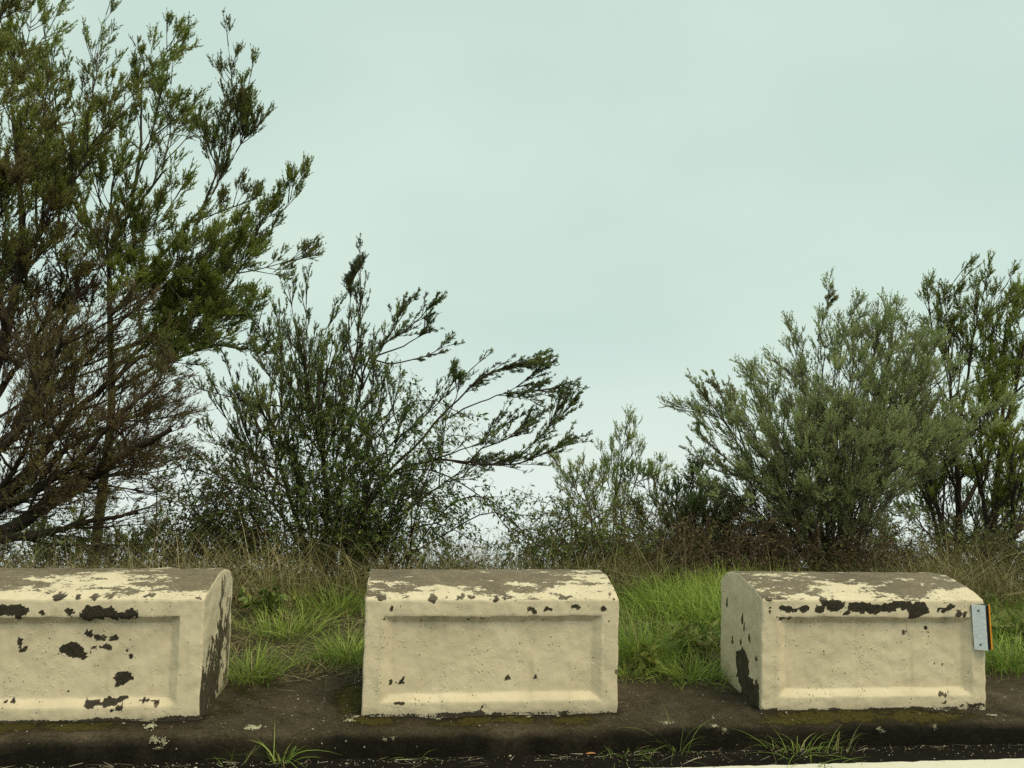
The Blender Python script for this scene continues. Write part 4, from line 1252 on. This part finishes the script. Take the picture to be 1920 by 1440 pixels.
r = np.random.default_rng(112)
Q0 = at_ground(1380, 6.2)
sQ = plant("dry_bush", "leafless brown twig thicket low behind the left half of the reflector barrier", "bush", Q0)
canes = []
for i in range(28):
    u0 = r.uniform(1200, 1720)
    u1, v1 = u0 + r.normal() * 70, r.uniform(950, 1050)
    Y = 6.2 + r.uniform(-.3, .5)
    canes.append(L((u0, 1092, Y), (u0 + (u1 - u0) * .3, 1085 - (1085 - v1) * .6, Y), (u0 + (u1 - u0) * .7, v1, Y), (u1, v1 + 15, Y)))
bramble(sQ, r, canes, 24, (.12, .34), 6, .022, .0, up_=.25, matw=M['twig_brown'], matl=M['straw'], n2=4)


# ------------------------------------------------------------------ undergrowth: one tangled band along the brow of the slope
r = np.random.default_rng(120)
nU = 3300
a_, d_ = r.uniform(-5.2, 7.0, nU), 6.35 + r.random(nU) ** 1.3 * 1.5
Pu = a_[:, None] * RX + d_[:, None] * RY
Pu[:, 2] = ground_z(a_, d_) - .02
cl_ = Waves(121, 1.9, 3)(Pu)
keep = r.random(nU) < np.clip(.62 + .5 * cl_, .15, 1)
Pu, cl_ = Pu[keep], cl_[keep]
nU = len(Pu)
Du = unit(np.stack([r.normal(size=nU) * .55, r.normal(size=nU) * .35, np.full(nU, 1.0)], 1))
Lu = r.uniform(.3, .85, nU) * (1 + .4 * np.clip(cl_, -.6, 1.2))
Bu = np.stack([r.normal(size=nU) * .3, r.normal(size=nU) * .2, np.full(nU, -.22)], 1)
p2, d2, l2, b2, i2, _ = spawn(r, Pu, Du, Lu, Bu, 4, .25, 1, (25, 70), .08, .24, np.array([0, 0, .15]), .3)
uv_, uf_, off = [], [], 0
for (pp, dd_, ll, bb, K, rr) in ((Pu, Du, Lu, Bu, 4, .003), (p2, d2, l2, b2, 2, .0018)):
    ss = np.linspace(0, 1, K)
    P_ = pp[:, None, :] + (dd_ * ll[:, None])[:, None, :] * ss[None, :, None] + (bb * ll[:, None])[:, None, :] * (ss ** 2)[None, :, None]
    v, f = tubes(P_, np.tile(rr * (1 - .6 * ss), (len(pp), 1)), 3)
    uv_.append(v)
    uf_.append(f + off)
    off += len(v)
ug = stuff(obj("undergrowth", mesh_np("undergrowth", np.vstack(uv_), uf_, M['twig_brown'])))
tu = np.clip(np.where(Pu[:, 0] > 1.6, .46, .58) + .25 * cl_ + r.normal(size=nU) * .2, 0, 1)
v, f, t = leaves(r, np.concatenate([Pu, p2]), np.concatenate([Du, d2]), np.concatenate([Lu, l2]), np.concatenate([Bu, b2]), 30, .036, .016, np.concatenate([tu, tu[i2]]))
stuff(obj("foliage", mesh_np("foliage", v, [f], M['scrub'], {"tint": t}), ug))

# ------------------------------------------------------------------ grass
def blades(r, base, length, lean, width, tint, seg=4, droop=.6, az=None):
    """Ribbons: base n x 3, length n, lean n (0 upright .. 1 flat)."""
    n = len(base)
    az = r.uniform(0, 6.283, n) if az is None else az
    h = np.stack([np.cos(az), np.sin(az), np.zeros(n)], 1)
    s = np.linspace(0, 1, seg + 1)
    upv = np.array([0, 0, 1.0])
    d0 = unit(upv + h * lean[:, None])
    dr = (h * .5 - upv * .55) * (droop * r.uniform(.3, 1.3, n))[:, None]
    P = base[:, None, :] + length[:, None, None] * (d0[:, None, :] * s[None, :, None] + dr[:, None, :] * (s ** 2)[None, :, None])
    side = unit(np.cross(h, upv) + r.normal(size=(n, 3)) * .35)
    wv = (width[:, None] * np.clip(1 - s ** 1.6, .06, 1)[None, :])[:, :, None] * side[:, None, :] * .5
    V = np.stack([P - wv, P + wv], 2).reshape(-1, 3)
    K = seg + 1
    b = (np.arange(n)[:, None] * K + np.arange(seg)[None, :]).ravel() * 2
    f = np.stack([b, b + 1, b + 3, b + 2], 1)
    t = np.repeat(np.clip(tint[:, None] + (s[None, :] - .4) * .15, 0, 1), 2, axis=1).reshape(-1)
    return V, f, t


def road_points(r, n, a0, a1, d0, d1):
    a, d = r.uniform(a0, a1, n), r.uniform(d0, d1, n)
    return a[:, None] * RX + d[:, None] * RY + np.stack([np.zeros(n), np.zeros(n), ground_z(a, d)], 1), a, d


r = np.random.default_rng(201)
gn = Waves(71, 2.6, 3)
pts, a, d = road_points(r, 42000, -3.6, 4.6, SOIL_D - .02, 6.4)
clump = gn(pts)
fade = np.clip((6.6 - d) / .9, 0.1, 1)
keep = r.random(len(pts)) < np.clip(.66 + .45 * clump, .2, 1) * fade
pts, d, clump = pts[keep], d[keep], clump[keep]
n = len(pts)
ln = r.uniform(.06, .19, n) * (1 + .55 * np.clip(clump, -.5, 1.2)) * np.clip(.55 + (d - SOIL_D) * .8, .55, 1.25)
dry = r.random(n) < np.clip(np.where(pts[:, 0] < -.3, .30, .14) - .26 * clump, .04, .75)
ti = np.where(dry, r.uniform(0, .3, n), np.clip(.62 + .18 * clump + r.normal(size=n) * .14, .34, 1))
V, f, t = blades(r, pts, ln, r.uniform(.1, .9, n) + dry * .7, r.uniform(.0028, .0078, n), ti, seg=3, droop=.75)
stuff(obj("grass", mesh_np("grass", V, [f], M['grass'], {"tint": t})))

r = np.random.default_rng(202)
pts, a, d = road_points(r, 21000, -4.2, 5.4, 5.45, 7.0)
clump = gn(pts * .8 + 4)
keep = r.random(len(pts)) < np.clip(.5 + .5 * clump, .1, 1)
pts, clump = pts[keep], clump[keep]
n = len(pts)
ln = r.uniform(.18, .58, n) * (1 + .45 * np.clip(clump, -.6, 1.2))
V, f, t = blades(r, pts, ln, r.uniform(.1, .8, n), r.uniform(.003, .0065, n), np.clip(.40 + .2 * clump + r.normal(size=n) * .2, 0, 1), seg=3, droop=.9)
stuff(obj("dry_grass", mesh_np("dry_grass", V, [f], M['straw'], {"tint": t})))
# matted dead stalks lying in the green
pts, a, d = road_points(r, 9000, -3.4, 4.4, SOIL_D - .01, 5.4)
n = len(pts)
V, f, t = blades(r, pts + [0, 0, .02], r.uniform(.06, .22, n), r.uniform(1.2, 4, n), r.uniform(.002, .0045, n), np.clip(.55 + r.normal(size=n) * .22, 0, 1), seg=3, droop=.5)
stuff(obj("dead_thatch", mesh_np("dead_thatch", V, [f], M['straw'], {"tint": t})))


def tuft(label, P, n, spread, ln, lean, tint, seed, wd=(.003, .006), droop=.8, group=None, mat='grass', tv=.2):
    r = np.random.default_rng(seed)
    P = np.asarray(P, float)
    b = np.stack([r.normal(size=n) * spread, r.normal(size=n) * spread, np.zeros(n)], 1)
    az = np.arctan2(b[:, 1], b[:, 0]) + r.normal(size=n) * .7
    V, f, t = blades(r, b, r.uniform(*ln, n), r.uniform(lean[0], lean[1], n), r.uniform(*wd, n), np.clip(tint + r.normal(size=n) * tv, 0, 1), seg=6, droop=droop, az=az)
    o = obj("grass_tuft", mesh_np("grass_tuft", V, [f], M[mat], {"tint": t}), None, tuple(P))
    return tag(o, label, "grass tuft", group)


def on_verge(u, v):
    p = G(u, v, .02)
    p[2] = gz(p)[0]
    return p


GV, GK = "grass tufts between the barriers", "grass tufts growing along the kerb"
tuft("tall bright tuft close against the right end of the middle barrier", on_verge(1205, 1235), 420, .085, (.20, .40), (.05, .7), .62, 1, group=GV)
tuft("low leafy tuft at the left foot of the reflector barrier", on_verge(1300, 1262), 380, .09, (.10, .22), (.2, 1.1), .78, 2, group=GV)
tuft("small short tuft at the right foot of the middle barrier, by the concrete", on_verge(1178, 1262), 160, .045, (.06, .13), (.3, 1.2), .75, 3, group=GV)
tuft("far green tuft in front of the dry scrub, between middle and reflector barriers", on_verge(1250, 1150), 380, .12, (.18, .34), (.05, .7), .7, 4, group=GV)
tuft("green tuft touching the back left edge of the reflector barrier", on_verge(1330, 1180), 300, .10, (.16, .32), (.05, .7), .64, 5, group=GV)
tuft("bright tuft at the right foot of the left barrier, at the concrete edge", on_verge(465, 1262), 300, .08, (.12, .26), (.2, 1.0), .66, 6, group=GV)
tuft("tuft at the left foot of the middle barrier", on_verge(655, 1235), 300, .08, (.14, .28), (.1, .9), .72, 7, group=GV)
tuft("yellow green tuft in the middle of the gap right of the left barrier", on_verge(540, 1190), 260, .10, (.14, .26), (.1, .9), .82, 8, group=GV)
tuft("upper green tuft behind the left edge of the middle barrier", on_verge(630, 1150), 320, .12, (.16, .30), (.1, .8), .7, 9, group=GV)
tuft("green tuft right of the reflector, cut by the photo's edge", on_verge(1895, 1245), 380, .11, (.16, .32), (.1, .9), .6, 10, group=GV)



def weed(label, P, n, rad, seed, tint):
    r = np.random.default_rng(seed)
    D_ = unit(np.stack([r.normal(size=n) * .5, r.normal(size=n) * .5, np.full(n, 1.0)], 1))
    L_ = r.uniform(.55, 1, n) * rad * 1.9
    v, f, t = leaves(r, np.zeros((n, 3)), D_, L_, np.tile([0, 0, -.25], (n, 1)), 70, .052, .030, np.clip(tint + r.normal(size=n) * .15, 0, 1))
    sv, sf = tubes(np.stack([qcurve(np.zeros((n, 3)), D_, L_, np.tile([0, 0, -.25], (n, 1)), np.full(n, q_))[0] for q_ in (0, .5, 1)], 1), np.tile([.0025, .002, .001], (n, 1)), 3)
    o = thing("leafy_weed", label, "weed", tuple(P), 0, "leafy weeds in the verge")
    obj("stem", mesh_np("stem", sv, [sf], M['bark_green']), o)
    obj("foliage", mesh_np("foliage", v, [f], M['bramble'], {"tint": t}), o)


weed("broad leaved green weed in the grass right of the reflector", on_verge(1888, 1205), 16, .16, 61, .85)
weed("leafy weed at the grass edge beside the middle barrier's right end", on_verge(1225, 1258), 12, .10, 62, .9)
weed("leafy weed half hidden in the grass midway between middle and reflector barriers", on_verge(1285, 1235), 16, .17, 63, .8)
weed("leafy weed among dry grass, in the gap right of the left barrier", on_verge(500, 1160), 13, .16, 65, .75)

Zk = KERB_Z


def at_kerb(u, v):
    p = G(u, v, Zk)
    a, d = road_coords(p)
    return RW(a, min(d, KERB_D - .025), Zk)


tuft("fullest arching green tuft at the kerb foot, between left and middle barriers", at_kerb(530, 1418), 34, .022, (.10, .21), (.3, 1.3), .62, 21, (.004, .0065), 1.0, GK)
tuft("thin sparse upright tuft at the kerb foot, just left of the fullest one", at_kerb(455, 1412), 12, .025, (.06, .17), (.1, .9), .5, 22, (.002, .004), .6, GK)
tuft("tiny tuft at the kerb foot under the middle barrier", at_kerb(782, 1415), 9, .02, (.05, .11), (.4, 1.4), .55, 23, (.003, .005), 1.0, GK)
tuft("short leafy tuft at the kerb foot under the right end of the middle barrier", at_kerb(1172, 1408), 46, .05, (.04, .12), (.4, 1.6), .52, 24, (.003, .005), .9, GK)
tuft("thin long bladed tuft at the kerb foot, in the gap left of the reflector barrier", at_kerb(1262, 1405), 22, .02, (.12, .30), (.1, 1.3), .5, 25, (.002, .0038), 1.1, GK)
tuft("widest dense tuft at the kerb foot under the reflector barrier", at_kerb(1500, 1410), 95, .065, (.06, .18), (.3, 1.6), .52, 26, (.003, .005), .9, GK)
tuft("few long thin stalks at the kerb foot, right of the widest kerb tuft", at_kerb(1575, 1410), 9, .03, (.10, .24), (.1, .8), .3, 27, (.002, .003), .8, GK)


# pale lichen on the kerb
def lichen(u, v, rad, on_top, seed, nm="lichen_patch", squash=.6):
    """A crust of small pale lobes, broken towards its rim."""
    r = np.random.default_rng(seed)
    verts, fs = [], []
    for q_ in range(int(18 + rad * 900)):
        rr, a = abs(r.normal()) * .55, r.uniform(0, 6.283)
        cx, cy = math.cos(a) * rad * rr, math.sin(a) * rad * rr * squash
        sz = r.uniform(.06, .20) * rad * (1.15 - .5 * min(rr, 1.4))
        n = 8
        o_ = len(verts)
        ph = r.uniform(0, 6.283)
        verts.append((cx, cy, .0035 + r.uniform(0, .001)))
        for i in range(n):
            l_ = sz * r.uniform(.65, 1.25)
            verts.append((cx + math.cos(ph + i / n * 6.283) * l_, cy + math.sin(ph + i / n * 6.283) * l_ * max(squash, .6), -.0005))
        fs += [[o_, o_ + 1 + i, o_ + 1 + (i + 1) % n] for i in range(n)]
    me = bpy.data.meshes.new(nm)
    me.from_pydata(verts, [], fs)
    me.materials.append(M['lichen'])
    me.update()
    o = obj(nm, me, kerb)
    if on_top:
        p = G(u, v, 0.0)
        p[2] = .003
        o.location = p
        o.rotation_euler = (0, 0, YAW)
    else:
        rr = ray(u, v)
        c0 = np.array([0, 0, CAM_Z])
        p = c0 + rr * ((KERB_D - .012 - c0 @ RY) / (rr @ RY))
        o.location = p
        o.rotation_euler = (math.radians(82), 0, YAW)
    return o


for i, (u, v, rad, top, sq) in enumerate([(475, 1365, .045, True, .8), (282, 1362, .035, True, .9), (290, 1386, .030, False, .8), (308, 1390, .022, False, .9), (298, 1402, .018, False, .5), (1340, 1362, .022, True, .9), (1358, 1369, .018, False, .9),
                                          (1250, 1356, .032, True, .5), (1648, 1366, .016, False, .9), (1655, 1372, .014, False, .7), (1753, 1363, .014, False, 1.0), (722, 1386, .016, False, .7), (738, 1384, .014, False, .7), (655, 1352, .03, True, .8), (668, 1345, .02, True, .8),
                                          (820, 1349, .012, True, .9), (992, 1345, .014, True, .8), (1046, 1344, .012, True, .8), (1774, 1334, .010, True, .9), (232, 1358, .010, True, .9), (1860, 1342, .03, True, .4)]):
    lichen(u, v, rad, top, 300 + i, squash=sq)

# loose bits in the gutter and on the concrete: grit, straw, petals
r = np.random.default_rng(401)
NG = 1900
a = r.uniform(-2.6, 3.2, NG)
d = np.where(r.random(NG) < .62, KERB_D - .03 - np.abs(r.normal(size=NG)) * .04, r.uniform(KERB_D - .2, KERB_D - .02, NG))
onk = r.random(NG) < .42
d = np.where(onk, r.uniform(KERB_D + .03, SOIL_D, NG), d)
P = a[:, None] * RX + d[:, None] * RY
P[:, 2] = np.where(onk, .006, KERB_Z + .004)
sz = r.uniform(.001, .0034, NG) * np.where(r.random(NG) < .06, 2.0, 1)
el = r.uniform(.7, 1.6, NG)
az = r.uniform(0, 6.28, NG)
h = np.stack([np.cos(az), np.sin(az), np.zeros(NG)], 1)
k = np.stack([-np.sin(az), np.cos(az), np.zeros(NG)], 1)
z = np.array([0, 0, 1.0])
V = np.stack([P + h * (sz * el)[:, None], P + k * sz[:, None], P - h * (sz * el)[:, None], P - k * sz[:, None], P + z * (sz * .8)[:, None], P - z * (sz * .6)[:, None]], 1).reshape(-1, 3)
b = np.arange(NG)[:, None] * 6
f = np.concatenate([b + np.array([[i, (i + 1) % 4, 4]]) for i in range(4)] + [b + np.array([[(i + 1) % 4, i, 5]]) for i in range(4)])
stuff(obj("grit", mesh_np("grit", V, [f], M['litter'], {"tint": np.repeat(np.clip(r.normal(size=NG) * .33 + .36, 0, 1), 6)})))
n = 260
a, d = r.uniform(-2.6, 3.2, n), np.where(r.random(n) < .7, KERB_D - .03 - np.abs(r.normal(size=n)) * .035, r.uniform(3.75, SOIL_D + .05, n))
P = a[:, None] * RX + d[:, None] * RY
P[:, 2] = np.where(d < KERB_D, KERB_Z + .006, .008)
az = r.normal(size=n) * .5 + np.where(r.random(n) < .5, 0, 3.14) + YAW
V, f, t = blades(r, P, r.uniform(.02, .11, n), np.full(n, 30.0), r.uniform(.0015, .003, n), np.clip(.5 + r.normal(size=n) * .25, 0, 1), seg=2, droop=.05, az=az)
stuff(obj("straw_litter", mesh_np("straw_litter", V, [f], M['litter'], {"tint": t})))

# one fallen orange leaf in the gutter
p = at_kerb(1106, 1412)
me = bpy.data.meshes.new("fallen_leaf")
me.from_pydata([(-.022, 0, .002), (-.006, .007, .006), (.012, .005, .007), (.022, 0, .003), (.010, -.006, .006), (-.008, -.007, .004), (0, 0, .003)], [], [[6, 0, 5], [6, 5, 4], [6, 4, 3], [6, 3, 2], [6, 2, 1], [6, 1, 0]])
me.materials.append(M['leaf_orange'])
tag(obj("fallen_leaf", me, None, tuple(p)), "single orange dry leaf lying in the gutter under the middle barrier", "leaf")
